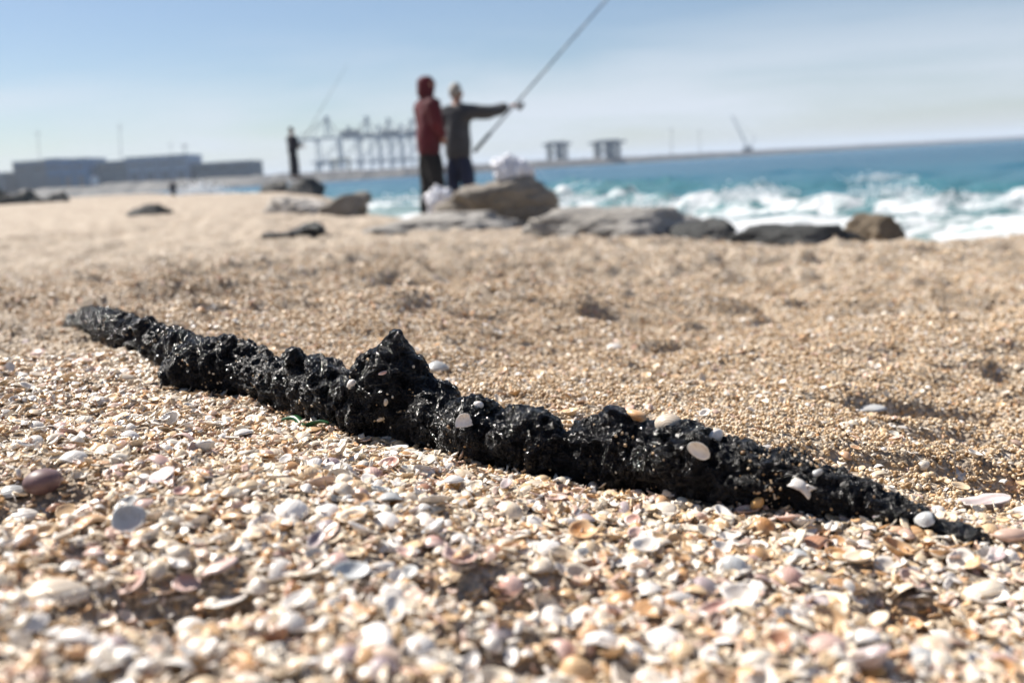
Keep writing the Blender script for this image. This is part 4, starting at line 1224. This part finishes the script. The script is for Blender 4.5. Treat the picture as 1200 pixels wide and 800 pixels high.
# ------------------------------------------------------------------ people
def skin_mesh(pts, edges, root=0, sub=2, grow=1.0):
    me = bpy.data.meshes.new('skin'); me.from_pydata([p[0] for p in pts], edges, [])
    o = bpy.data.objects.new('skin_tmp', me); COL.objects.link(o)
    md = o.modifiers.new('s', 'SKIN'); md.use_smooth_shade = True; md.branch_smoothing = 0.6
    ss = o.modifiers.new('d', 'SUBSURF'); ss.levels = sub; ss.render_levels = sub
    for i, p in enumerate(pts):
        r = p[1] if isinstance(p[1], tuple) else (p[1], p[1])
        me.skin_vertices[0].data[i].radius = (r[0] * grow, r[1] * grow)
        me.skin_vertices[0].data[i].use_root = (i == root)
    dg = bpy.context.evaluated_depsgraph_get(); dg.update()
    out = bpy.data.meshes.new_from_object(o.evaluated_get(dg))
    bpy.data.objects.remove(o); bpy.data.meshes.remove(me)
    return out

def wrinkle(me, amp, fr=9.0):
    """folds in cloth"""
    c = np.empty(len(me.vertices) * 3, np.float32); me.vertices.foreach_get('co', c); c = c.reshape(-1, 3).astype(float)
    q = np.empty(len(me.vertices) * 3, np.float32); me.vertex_normals.foreach_get('vector', q); q = q.reshape(-1, 3)
    f = 1 - 2 * np.abs(fbm(c[:, 0] * fr, c[:, 1] * fr, c[:, 2] * fr * 1.7, 3, 5))
    me.vertices.foreach_set('co', (c + q * (amp * f)[:, None]).astype(np.float32).ravel()); me.update()
    return me

def hand_pts(w, d, r=.009, curl=.5, side=Vector((0, 1, 0))):
    """palm and five fingers from wrist w along direction d; curl bends the fingers to -side"""
    w, d, side = Vector(w), Vector(d).normalized(), Vector(side).normalized()
    lat = d.cross(side).normalized()
    P = [(tuple(w), .024), (tuple(w + d * .05), .030), (tuple(w + d * .085), .028)]; E = [(0, 1), (1, 2)]
    for k, (o, L) in enumerate(((-.027, .068), (-.009, .078), (.009, .074), (.026, .058))):
        b = w + d * .085 + lat * o; i = len(P)
        a = b + d * L * .45 - side * L * curl * .35; c = a + (d * (1 - curl) - side * curl).normalized() * L * .55
        P += [(tuple(b), r), (tuple(a), r), (tuple(c), r * .85)]; E += [(2, i), (i, i + 1), (i + 1, i + 2)]
    i = len(P); b = w + d * .03 - lat * .03; a = b - lat * .03 + d * .03; c = a + d * .03 - side * .015
    P += [(tuple(b), .011), (tuple(a), .010), (tuple(c), .009)]; E += [(1, i), (i, i + 1), (i + 1, i + 2)]
    return P, E

def person(label, loc, rz, height, top, legs, shoes, hood=False, hair=None, armL=None, armR=None, lean=0.0, stance=.10, step=0.05, headturn=0.0, hcurl=.5, top_extra=0.018, bulk=1.32):
    """faces local +Y; arms are (elbow, wrist, hand direction)"""
    root = empty('person', loc, rz); tag(root, label, 'person', 'people fishing and walking on the shore')
    root.scale = (height / 1.76,) * 3
    pel, bel, che, uch, nk = (0, 0, .96), (0, .0 + lean * .2, 1.12), (0, .01 + lean * .5, 1.29), (0, lean * .8, 1.43), (0, lean, 1.52)
    hy = lean + .02
    armL = armL or ((-.25, -.02, 1.14), (-.25, .10, .90), (0, .15, -1)); armR = armR or ((.25, -.02, 1.14), (.25, .10, .90), (0, .15, -1))
    shL, shR = (-.185, lean * .8, 1.42), (.185, lean * .8, 1.42)
    fL, fR = (-stance, -step), (stance, step)
    pts = [(pel, (.09, .075)), (bel, (.10, .08)), (che, (.12, .09)), (uch, (.10, .078)), (nk, .052), ((0, hy, 1.585), .066), ((0, hy + .005, 1.66), (.078, .094)), ((0, hy, 1.725), (.062, .075)),
           (shL, .062), (armL[0], .045), (armL[1], .030), (shR, .062), (armR[0], .045), (armR[1], .030),
           ((-.08, 0, .88), .065), ((-stance * .95, fL[1] * .5 + .02, .50), .050), ((-stance, fL[1], .09), .042), ((-stance - .01, fL[1] + .15, .03), .032),
           ((.08, 0, .88), .065), ((stance * .95, fR[1] * .5 + .02, .50), .050), ((stance, fR[1], .09), .042), ((stance + .01, fR[1] + .15, .03), .032),
           ((0, hy + .105, 1.645), .014)]
    ed = [(0, 1), (1, 2), (2, 3), (3, 4), (4, 5), (5, 6), (6, 7), (3, 8), (8, 9), (9, 10), (3, 11), (11, 12), (12, 13), (0, 14), (14, 15), (15, 16), (16, 17), (0, 18), (18, 19), (19, 20), (20, 21), (6, 22)]
    link('body', skin_mesh(pts, ed, grow=1.12), M['skin'], root)
    for arm, sd in ((armL, (1, 0, 0)), (armR, (-1, 0, 0))):
        s = Vector(sd)
        if abs(Vector(arm[2]).normalized().dot(s)) > .8: s = Vector((0, 0, 1))
        P, E = hand_pts(arm[1], arm[2], curl=hcurl, side=s)
        link('hand', skin_mesh(P, E), M['skin'], root)
    for sx in (-1, 1):
        m = MB(); me = pebble_mesh(70, .03, .05, .07); m.bm.from_mesh(me); m.build('ear', M['skin'], root, True).location = (sx * .082, hy - .005, 1.64)
    e = top_extra
    g = lambda r: (r[0] + e, r[1] + e) if isinstance(r, tuple) else r + e
    tp = [((0, 0, .80), (.125, .108)), ((0, 0, .90), (.138, .118)), ((0, lean * .2, 1.06), (.132 + e * .5, .114 + e * .5)), (che, (.150, .122)), (uch, (.118, .096)), ((0, lean, 1.505), .072)]
    te = [(0, 1), (1, 2), (2, 3), (3, 4), (4, 5)]
    for sh, arm in ((shL, armL), (shR, armR)):
        i = len(tp); w = Vector(arm[1]); el = Vector(arm[0]); cuff = w + (el - w).normalized() * .015
        tp += [(sh, .080), (tuple(el), .062), (tuple(cuff), .042)]; te += [(4, i), (i, i + 1), (i + 1, i + 2)]
    link('jacket' if hood else 'sweater', wrinkle(skin_mesh(tp, te, grow=bulk, sub=3), .016), M[top], root)
    lp = [((0, 0, 1.0), (.125, .108)), ((0, 0, .93), (.135, .115)), ((-.09, 0, .86), .098), ((-stance * .95, fL[1] * .5 + .02, .50), .075), ((-stance, fL[1] - .005, .10), .058), ((.09, 0, .86), .098), ((stance * .95, fR[1] * .5 + .02, .50), .075), ((stance, fR[1] - .005, .10), .058)]
    le = [(0, 1), (1, 2), (2, 3), (3, 4), (1, 5), (5, 6), (6, 7)]
    link('trousers', wrinkle(skin_mesh(lp, le, grow=1.22, sub=3), .013), M[legs], root)
    for sx, f in ((-1, fL), (1, fR)):
        sp = [((sx * stance, f[1] - .05, .045), .046), ((sx * stance, f[1] + .04, .045), .048), ((sx * (stance + .008), f[1] + .13, .035), .042), ((sx * (stance + .012), f[1] + .20, .03), .032)]
        link('shoe', skin_mesh(sp, [(0, 1), (1, 2), (2, 3)]), M[shoes], root)
    if hood:
        hp = [((0, lean - .03, 1.47), .10), ((0, hy - .03, 1.56), (.092, .098)), ((0, hy - .02, 1.66), (.098, .112)), ((0, hy - .03, 1.755), (.070, .078))]
        link('hood', skin_mesh(hp, [(0, 1), (1, 2), (2, 3)], grow=1.12), M[top], root)
    if hair:
        hp = [((0, hy - .065, 1.60), .050), ((0, hy - .04, 1.67), (.088, .072)), ((0, hy - .01, 1.735), (.076, .080)), ((0, hy + .05, 1.755), .040)]
        link('hair', skin_mesh(hp, [(0, 1), (1, 2), (2, 3)], grow=1.1), M[hair], root)
    return root

RD = 12.4
pr = at_depth(508, 250, RD)
k = RD / FPX
r_base = Vector((pr.x, pr.y, float(ground(np.array([pr.x]), np.array([pr.y]))[0])))
person('standing person in dark red hooded jacket and black trousers, hood up', tuple(r_base), math.radians(-62), at_depth(508, 87, RD).z - r_base.z, 'red', 'black', 'shoe', hood=True, lean=.02,
       armL=((-.20, .03, 1.16), (-.11, .15, 1.02), (.7, .3, -.2)), armR=((.20, .03, 1.16), (.11, .15, 1.02), (-.7, .3, -.2)), stance=.08, step=.06, bulk=1.18)
g_xy = at_depth(541, 240, RD + .55)
g_base = Vector((g_xy.x, g_xy.y, float(ground(np.array([g_xy.x]), np.array([g_xy.y]))[0])))
g_h = (at_depth(538, 99, RD + .55).z - g_base.z)
g_rz = math.radians(-28)
person('angler in grey sweater and blue jeans holding the rod out with one arm', tuple(g_base), g_rz, g_h, 'greywool', 'denim', 'shoe', hair='hair', lean=.03,
       armL=((-.24, .10, 1.18), (-.08, .24, 1.08), (.6, .4, 0)), armR=((.43, .17, 1.375), (.63, .30, 1.45), (.75, .5, .12)), stance=.11, step=.03, hcurl=.85)
def rod(p0, p1, extra, r0, r1, label, reel_t=None, side=None):
    p0, p1 = Vector(p0), Vector(p1); tip = p1 + (p1 - p0).normalized() * extra
    root = empty('fishing_rod', tuple(p0)); tag(root, label, 'fishing rod')
    m = MB(); n = 10; d = tip - p0
    for i in range(n):
        m.bar(d * (i / n), d * ((i + 1) / n), r0 + (r1 - r0) * i / n, r0 + (r1 - r0) * (i + 1) / n, 10)
    m.build('blank', M['rod'], root, True)
    MB().bar(d * 0.0 - d.normalized() * .02, d.normalized() * .30, r0 * 1.7, r0 * 1.6, 12).build('grip', M['black'], root, True)
    if reel_t is not None:
        dn = d.normalized(); q = dn * reel_t; s = Vector(side)
        m = MB().bar(q, q + s * .07, .008).bar(q + s * .07 - dn * .05, q + s * .07 + dn * .05, .032, .028, 16).bar(q + s * .07, q + s * .07 + dn.cross(s) * .07, .006)
        m.build('reel', M['reel'], root, True)
        for t in (.35, .5, .64, .77, .88, .97):
            c = d * t; m = MB()
            for a in range(10):
                t0, t1 = a * math.pi / 5, (a + 1) * math.pi / 5; u = dn.cross(s)
                m.bar(c + s * .02 + (u * math.cos(t0) + s * math.sin(t0)) * .014, c + s * .02 + (u * math.cos(t1) + s * math.sin(t1)) * .014, .002, n=6)
            m.build('line_guide', M['reel'], root, True)
    return root
# hand position in the world
_gm = Matrix.Translation(g_base) @ Matrix.Rotation(g_rz, 4, 'Z') @ Matrix.Scale(g_h / 1.76, 4)
_hand = _gm @ (Vector((.63, .30, 1.45)) + Vector((.75, .5, .12)).normalized() * .075)
_dir = (at_depth(708, 0, _hand.y + .35) - at_depth(558, 172, _hand.y - .2)).normalized()
_butt = _hand - _dir * 0.78
rod(_butt, _hand, 3.2, .014, .008, 'long fishing rod held out over the water by the grey angler', .82, Vector((.6, -.2, -.65)).normalized())

# lone angler on the dark rock, far along the beach
f_top = FARD
fp = at_depth(346, 210, 33.4); fz = far_rock.location.z + max(v.co.z for v in far_rock.data.vertices) - .05
fh = at_depth(346, 149, 33.4).z - fz
person('distant dark figure standing on a rock by the water with a rod', (fp.x, fp.y, fz), math.radians(-50), fh, 'navy', 'navy', 'shoe', hair='darkhair', armR=((.24, .06, 1.16), (.20, .24, 1.10), (0, 1, .1)), armL=((-.22, .05, 1.15), (-.08, .22, 1.06), (.3, 1, 0)))
fr0 = Vector((fp.x + .25, fp.y + .15, fz + fh * .66)); fr1 = at_depth(400, 88, 33.8)
rod(fr0, fr1, .4, .012, .005, 'thin fishing rod held up by the distant dark figure')
wp = at_depth(204, 232, 88.0); wz = float(ground(np.array([wp.x]), np.array([wp.y]))[0])
person('tiny far figure in dark clothes at the surf below the warehouses', (wp.x, wp.y, max(wz, -0.1)), math.radians(40), at_depth(204, 211, 88.0).z - max(wz, -.1), 'navy', 'black', 'shoe', hair='darkhair', stance=.13, step=.12)

# ------------------------------------------------------------------ spray over the breakers
def spray():
    P, S = [], []
    def burst(px, py, depth, w, h, n):
        c = at_depth(px, py, depth)
        for _ in range(n):
            u = RNG.normal(0, 1, 3); hh = abs(u[2]) * h
            P.append((c.x + u[0] * w, c.y + u[1] * .5, max(0.05, c.z - h * .7 + hh * .8 * (1 - .25 * abs(u[0])))))
            S.append(RNG.uniform(.006, .026) * (depth / 17))
    burst(880, 222, 18.5, .30, .16, 420); burst(850, 232, 18.0, .5, .12, 260); burst(1040, 222, 16.5, .32, .15, 360); burst(1110, 232, 16, .5, .12, 260)
    burst(765, 238, 19, .4, .08, 160); burst(690, 233, 23, .45, .09, 160); burst(1030, 207, 27, .4, .10, 140); burst(1180, 236, 15.5, .35, .1, 160)
    burst(236, 225, 95, 1.3, .8, 900); burst(222, 228, 94, 1.3, .6, 500); burst(470, 232, 38, 1.2, .12, 180)
    P, S = np.array(P), np.array(S); n = len(P)
    m, nt, b = new_mat('spray'); b.inputs['Base Color'].default_value = (.88, .9, .91, 1); b.inputs['Roughness'].default_value = .6
    nz = N(nt, 'ShaderNodeTexNoise', Scale=3.0); rp = ramp(nt, [(0.3, (.76, .78, .79)), (0.7, (.84, .85, .86))]); nt.links.new(nz.outputs['Fac'], rp.inputs['Fac']); nt.links.new(rp.outputs['Color'], b.inputs['Base Color'])
    scatter('sea_spray', [(grain_mesh(700 + i), m) for i in range(4)], P, RNG.uniform(0, 6.28, (n, 3)), np.repeat(S[:, None] * 2, 3, 1), RNG.integers(0, 4, n), np.zeros(n))
spray()

# ------------------------------------------------------------------ harbour
def mole(pts, name, label, mat, seed, cat='breakwater'):
    """rock mole: trapezoid ridge along a polyline of (x, y, height, half width)"""
    P = np.array(pts, float); t = np.concatenate([[0], np.cumsum(np.hypot(*np.diff(P[:, :2], axis=0).T))])
    n = int(t[-1] / 4); tt = np.linspace(0, t[-1], n)
    C = np.stack([np.interp(tt, t, P[:, k]) for k in range(4)], -1)
    tan = np.gradient(C[:, :2], axis=0); tan /= np.linalg.norm(tan, axis=1)[:, None]; nr = np.stack([-tan[:, 1], tan[:, 0]], -1)
    prof = [(-1.9, -2.0), (-1.4, .15), (-1.15, .45), (-.85, .8), (-.6, 1.0), (0, 1.0), (.6, 1.0), (.85, .8), (1.3, .3), (1.9, -2.0)]
    V = []
    for k, (a, h) in enumerate(prof):
        xy = C[:, :2] + nr * (C[:, 3] * a)[:, None]
        z = np.where(h < 0, -3.0, C[:, 2] * h)
        j = vnoise(tt * .22, np.full(n, k * 3.1), seed=seed) * (0.9 if 0 < k < 9 else 0) + vnoise(tt * .03, np.full(n, k * 1.0), seed=seed + 1) * .5
        V.append(np.column_stack([xy, z + j * np.where(h > 0, .9, 0)]))
    V = np.stack(V, 1).reshape(-1, 3)
    me = np_mesh(name, V, grid_faces(n, len(prof)), smooth=False)
    o = link(name, me, M[mat]); tag(o, label, cat)
    return o
mole([(-520, 640, 6, 30), (-330, 615, 6, 30), (-160, 610, 6, 26), (-60, 700, 6, 16), (20, 830, 6, 14), (120, 1000, 6, 13), (420, 1400, 6, 12), (800, 1860, 6, 12), (1200, 2300, 6.5, 12), (1900, 2800, 6, 12)], 'breakwater', 'long low dark rock breakwater closing off the bay', 'r_mole', 5)

BZ = 5.6
def bldg_frame(x0, x1, ytop, ybase, depth):
    a, b = at_depth(x0, ybase, depth), at_depth(x1, ybase, depth)
    t = at_depth((x0 + x1) / 2, ytop, depth)
    return a.x, b.x, t.z
def warehouse(name, label, depth, segs, deep=30, doors=4, mats=None):
    """segs: (x0 px, x1 px, top px, material)"""
    xs = [bldg_frame(s[0], s[1], s[2], 213, depth) for s in segs]
    x_mid = (xs[0][0] + xs[-1][1]) / 2
    root = empty(name, (x_mid, depth, BZ)); tag(root, label, 'building')
    for (a, b, zt), s in zip(xs, segs):
        a -= x_mid; b -= x_mid; h = zt - BZ
        w = MB().box(a, b - .05, 0, deep, -1.5, h).build('wall', M[s[3]], root)
        MB().box(a - .4, b + .35, -.5, deep + .5, h + .003, h + .8).build('roof', M['bldg_pale'], root)
        n = max(2, int((b - a) / 9)); pw = (b - a) / n
        for i in range(n):                                    # cladding bays with a window and a roller door in each
            MB().box(a + i * pw - .25, a + i * pw + .25, -.35, -.02, -1, h - .3).build('pilaster', M['bldg_dark'], w)
            f = MB().box(a + i * pw + pw * .2, a + i * pw + pw * .8, -.25, -.02, h * .68, h * .68 + 1.4).build('window', M['window'], w)
            MB().box(a + i * pw + pw * .25, a + i * pw + pw * .75, -.2, -.02, -.8, h * .42).build('door', M['bldg_grey'], w)
    return root, x_mid
warehouse('warehouse', 'long dark warehouse with blue cladding on one half', 600, [(18, 56, 190, 'bldg_grey'), (56, 72, 187, 'bldg_blue'), (72, 104, 187, 'bldg_blue')])
warehouse('warehouse', 'grey-blue warehouse with stepped roof between two other warehouses', 606, [(117, 150, 190, 'bldg_grey'), (150, 222, 184, 'bldg_pale')])
warehouse('warehouse', 'low grey warehouse at the quay end beside the cranes', 612, [(229, 296, 191, 'bldg_grey')])
warehouse('shed', 'small grey shed beyond the blue warehouse', 590, [(-14, 5, 204, 'bldg_grey')], deep=15)
def mast(px, y0, y1, depth, r, label, x2=None):
    a = at_depth(px, y1, depth); b = at_depth(px if x2 is None else x2, y0, depth); a.z = min(a.z, BZ - .5)
    root = empty('mast', tuple(a)); tag(root, label, 'mast')
    MB().bar((0, 0, 0), b - a, r, r * .5).build('pole', M['mast'], root)
    MB().bar((b - a) * .93 - Vector((2.2, 0, 0)), (b - a) * .93 + Vector((2.2, 0, 0)), r * .6).build('cross_arm', M['mast'], root)
def tank():
    o = at_depth(110.5, 206, 598); root = empty('storage_tank', (o.x, o.y, BZ - .6)); tag(root, 'small white tank between the blue and the stepped warehouse', 'tank')
    MB().bar((0, 0, 0), (0, 0, 5.2), 2.4, n=24).build('tank_wall', M['white_paint'], root, False)
    MB().bar((0, 0, 5.21), (0, 0, 6.3), 2.45, .3, n=24).build('tank_roof', M['white_paint'], root, False)
tank()
mast(44, 152, 190, 612, .28, 'thin mast behind the dark blue warehouse'); mast(140, 144, 190, 625, .3, 'tall thin mast behind the stepped warehouse, nearest the gap')
mast(216, 168, 190, 625, .5, 'short mast over the taller end of the stepped warehouse')
mast(200, 166, 190, 630, .2, 'short thin mast on the middle of the stepped warehouse')
mast(787, 150, 186, 1040, .5, 'thin lamp mast on the breakwater past the twin towers'); mast(820, 152, 184, 1110, .45, 'faint lamp mast farther along the breakwater')

def gantry_crane(px, depth, apex, boom_y, base_y, left, right, label, house=None, s=1.0):
    """ship-to-shore crane seen along the quay: four legs, portal beams, boom, apex frame, stays"""
    o = at_depth(px, base_y, depth); k = depth / FPX
    root = empty('harbour_crane', (o.x, o.y, BZ - .6)); tag(root, label, 'crane', 'container cranes on the quay')
    zb = at_depth(px, boom_y, depth).z - BZ; za = at_depth(px, apex, depth).z - BZ
    W, Dp, r = 10.5 * s, 9.0, 0.55
    for sx in (-1, 1):
        for sy in (-1, 1):
            MB().box(sx * W - r, sx * W + r, sy * Dp - r, sy * Dp + r, 0, zb - 1.2).build('leg', M['crane'], root)
    m = MB()
    for sy in (-1, 1):
        m.box(-W + r + .01, W - r - .01, sy * Dp - .6, sy * Dp + .6, zb * .30, zb * .30 + 1.6); m.bar((-W, sy * Dp, zb * .32), (W, sy * Dp, zb * .92), .45)
    for sx in (-1, 1): m.box(sx * W - .6, sx * W + .6, -Dp + r + .01, Dp - r - .01, zb * .30 - 1.7, zb * .30 - .02)
    m.build('portal_beam', M['crane'], root)
    m = MB()
    L, R = left * k, right * k
    for sy in (-1.6, 1.6):
        m.box(-L, R, sy - .5, sy + .5, zb - 1.1, zb + .9)
    for i in range(14):
        x = -L + (L + R) * (i + .5) / 14; m.box(x - .3, x + .3, -1.09, 1.09, zb - .6, zb + .4)
    m.build('boom', M['crane'], root)
    m = MB()
    for sy in (-1, 1):
        m.bar((-W * .3, sy * 3, zb + .9), (0, sy * 1.2, za), .5); m.bar((W * .3, sy * 3, zb + .9), (0, sy * 1.2, za), .5)
    m.box(-2.2, 2.2, -2, 2, za - .2, za + 2.0)
    m.build('apex_frame', M['crane'], root)
    m = MB()
    for sy in (-1.3, 1.3):
        for fx in (.55, .95): m.bar((0, sy, za), (-L * fx, sy, zb + .8), .24)
        m.bar((0, sy, za), (R * .9, sy, zb + .8), .24)
    m.build('stay', M['crane_dk'], root)
    if house:
        h0, h1, hh = house
        MB().box(h0 * k, h1 * k, -4, 4, zb + .95, zb + .95 + hh * k).build('machinery_house', M['crane_dk'], root)
    MB().box(-L * .35 - 1.5, -L * .35 + 1.5, -1.4, 1.4, zb - 4.0, zb - 1.15).build('operator_cabin', M['crane_dk'], root)
    for sx in (-1, 1):
        for sy in (-1, 1):
            MB().box(sx * W - 2.2, sx * W + 2.2, sy * Dp - 1, sy * Dp + 1, -.4, 1.4).build('bogie', M['crane_ye'], root)
D0 = 960
gantry_crane(389, D0, 138, 161, 207, 40, 16, 'harbour crane with its boom reaching out beside the lone angler')
gantry_crane(413, D0 + 60, 150, 159, 206, 10, 20, 'harbour crane with a wide dark machinery house, without a tall peak', (-9, 13, 5.5))
gantry_crane(435, D0 + 25, 138, 160, 205, 22, 14, 'harbour crane of two tall peaks standing between two dark machinery houses', (-4, 6, 3))
gantry_crane(460, D0 + 80, 140, 159, 204, 12, 20, 'harbour crane with long dark machinery house under its peak', (-9, 12, 5.5))
gantry_crane(487, D0 + 30, 141, 158, 203, 14, 22, 'harbour crane partly behind the person in the red jacket', (-8, 12, 4.5))
gantry_crane(448, D0 + 170, 148, 161, 204, 8, 18, 'harbour crane standing behind the row, lower than its neighbours', (-5, 7, 3))
gantry_crane(474, D0 + 190, 147, 160, 203, 8, 16, 'harbour crane standing behind the row, next to the one by the red jacket', (-5, 6, 3))
# small yard crane and ochre stacks on the quay
def yard_crane(px, depth, ytop, label, mat):
    o = at_depth(px, 206, depth); zt = at_depth(px, ytop, depth).z - BZ
    root = empty('yard_crane', (o.x, o.y, BZ - .6)); tag(root, label, 'crane')
    for sx in (-1, 1):
        for sy in (-1, 1): MB().box(sx * 6 - .6, sx * 6 + .6, sy * 5 - .6, sy * 5 + .6, 0, zt - 1.6).build('leg', M[mat], root)
    MB().box(-11, 8, -1.2, 1.2, zt - 1.58, zt).build('girder', M[mat], root)
    m = MB()
    for sx in (-1, 1): m.box(sx * 6 - .5, sx * 6 + .5, -5.5, -1.21, zt - 1.57, zt - .4).box(sx * 6 - .5, sx * 6 + .5, 1.21, 5.5, zt - 1.57, zt - .4)
    m.build('end_beam', M[mat], root)
    MB().box(-3, -1, -1, 1, zt - 4.5, zt - 1.6).build('trolley', M['crane_dk'], root)
yard_crane(381, 900, 188, 'low grey yard crane in front of the tall cranes', 'crane'); yard_crane(402, 905, 185, 'low ochre yard crane in front of the tall cranes', 'crane_ye')

def tower(px0, px1, ytop, ybase, depth, label, left_pale):
    """square loading tower: wide flat roof on four legs with a core"""
    a, b = at_depth(px0, ybase, depth), at_depth(px1, ybase, depth); zt = at_depth((px0 + px1) / 2, ytop, depth).z
    w = (b.x - a.x) / 2; root = empty('loading_tower', ((a.x + b.x) / 2, depth, BZ - .6)); tag(root, label, 'tower')
    h = zt - BZ + .6
    for sx in (-1, 1):
        for sy in (-1, 1): MB().box(sx * w * .78 - 1.1, sx * w * .78 + 1.1, sy * w * .7 - 1.1, sy * w * .7 + 1.1, 0, h - 3.4).build('leg', M['concrete'], root)
    MB().box(-w * 1.22, w * 1.22, -w * .95, w * .95, h - 3.38, h - 1.6).build('roof_slab', M['bldg_dark'], root)
    MB().box(-w * .8, w * .8, -w * .6, w * .6, h - 1.59, h).build('roof_house', M['concrete'], root)
    MB().box(-.1 * w, w * .5, -w * .5, w * .5, 0, h - 3.39).build('core', M['bldg_dark'], root)
    MB().box(-w * .66, -w * .45, -w * .5, w * .5, 0, h - 3.4).build('panel', M['crane_ye' if left_pale else 'concrete'], root)
    m = MB()
    for sy in (-1, 1): m.bar((-w * .78, sy * w * .7, h * .15), (w * .78, sy * w * .7, h * .75), .5); m.bar((w * .78, sy * w * .7, h * .15), (-w * .78, sy * w * .7, h * .75), .5)
    m.build('brace', M['crane'], root)
tower(640, 667, 166, 191, 930, 'square flat-roofed harbour tower with a pale leg', True)
tower(695, 729, 164, 189, 960, 'wider square flat-roofed harbour tower on the breakwater', False)

def derrick(px0, y0, px1, y1, depth, label):
    a, b = at_depth(px0, y0, depth), at_depth(px1, y1, depth); a.z = BZ - .6
    root = empty('derrick_crane', tuple(a)); tag(root, label, 'crane')
    d = b - a
    MB().box(-5, 5, -4, 4, 0, 5).build('crane_base', M['crane_dk'], root)
    m = MB()
    for off in ((0, -1.2, 0), (0, 1.2, 0), (1.9, 0, .6)): m.bar(Vector(off) + Vector((0, 0, 4)), d + Vector(off) * .2, .34, .22)
    n = 14
    for i in range(n):
        p, q = d * (i / n), d * ((i + 1) / n); s = 1 - .8 * i / n
        m.bar(p + Vector((0, -1.2 * s, 4 * (1 - i / n))), q + Vector((1.9 * s, 0, 4 * (1 - i / n))), .16)
    m.build('jib', M['crane'], root)
    MB().bar((4, 0, 5), (9, 0, 16), .5).build('back_mast', M['crane'], root)
    MB().bar((9, 0, 16), d, .12).build('cable', M['crane_dk'], root)
derrick(876, 178, 857, 135, 1150, 'leaning lattice crane jib far out on the breakwater')

# ------------------------------------------------------------------ haze: the sea air between here and the harbour
def haze():
    me = bpy.data.meshes.new('haze')
    s = 9400; z0, z1 = -8.5, 75.0
    V = [(-s, -s, z0), (s, -s, z0), (s, s, z0), (-s, s, z0), (-s, -s, z1), (s, -s, z1), (s, s, z1), (-s, s, z1)]
    me.from_pydata(V, [], [(3, 2, 1, 0), (4, 5, 6, 7), (0, 1, 5, 4), (1, 2, 6, 5), (2, 3, 7, 6), (3, 0, 4, 7)]); me.update()
    m = bpy.data.materials.new('haze'); m.use_nodes = True; nt = m.node_tree; nt.nodes.clear()
    out = nt.nodes.new('ShaderNodeOutputMaterial'); v = nt.nodes.new('ShaderNodeVolumePrincipled')
    v.inputs['Color'].default_value = (.85, .91, 1.0, 1); v.inputs['Density'].default_value = 0.00021; v.inputs['Anisotropy'].default_value = 0.0
    nt.links.new(v.outputs[0], out.inputs['Volume'])
    o = link('haze', me, m); tag(o, kind='stuff')
haze()
print('meshes', len(bpy.data.meshes), 'objects', len(scene.objects))
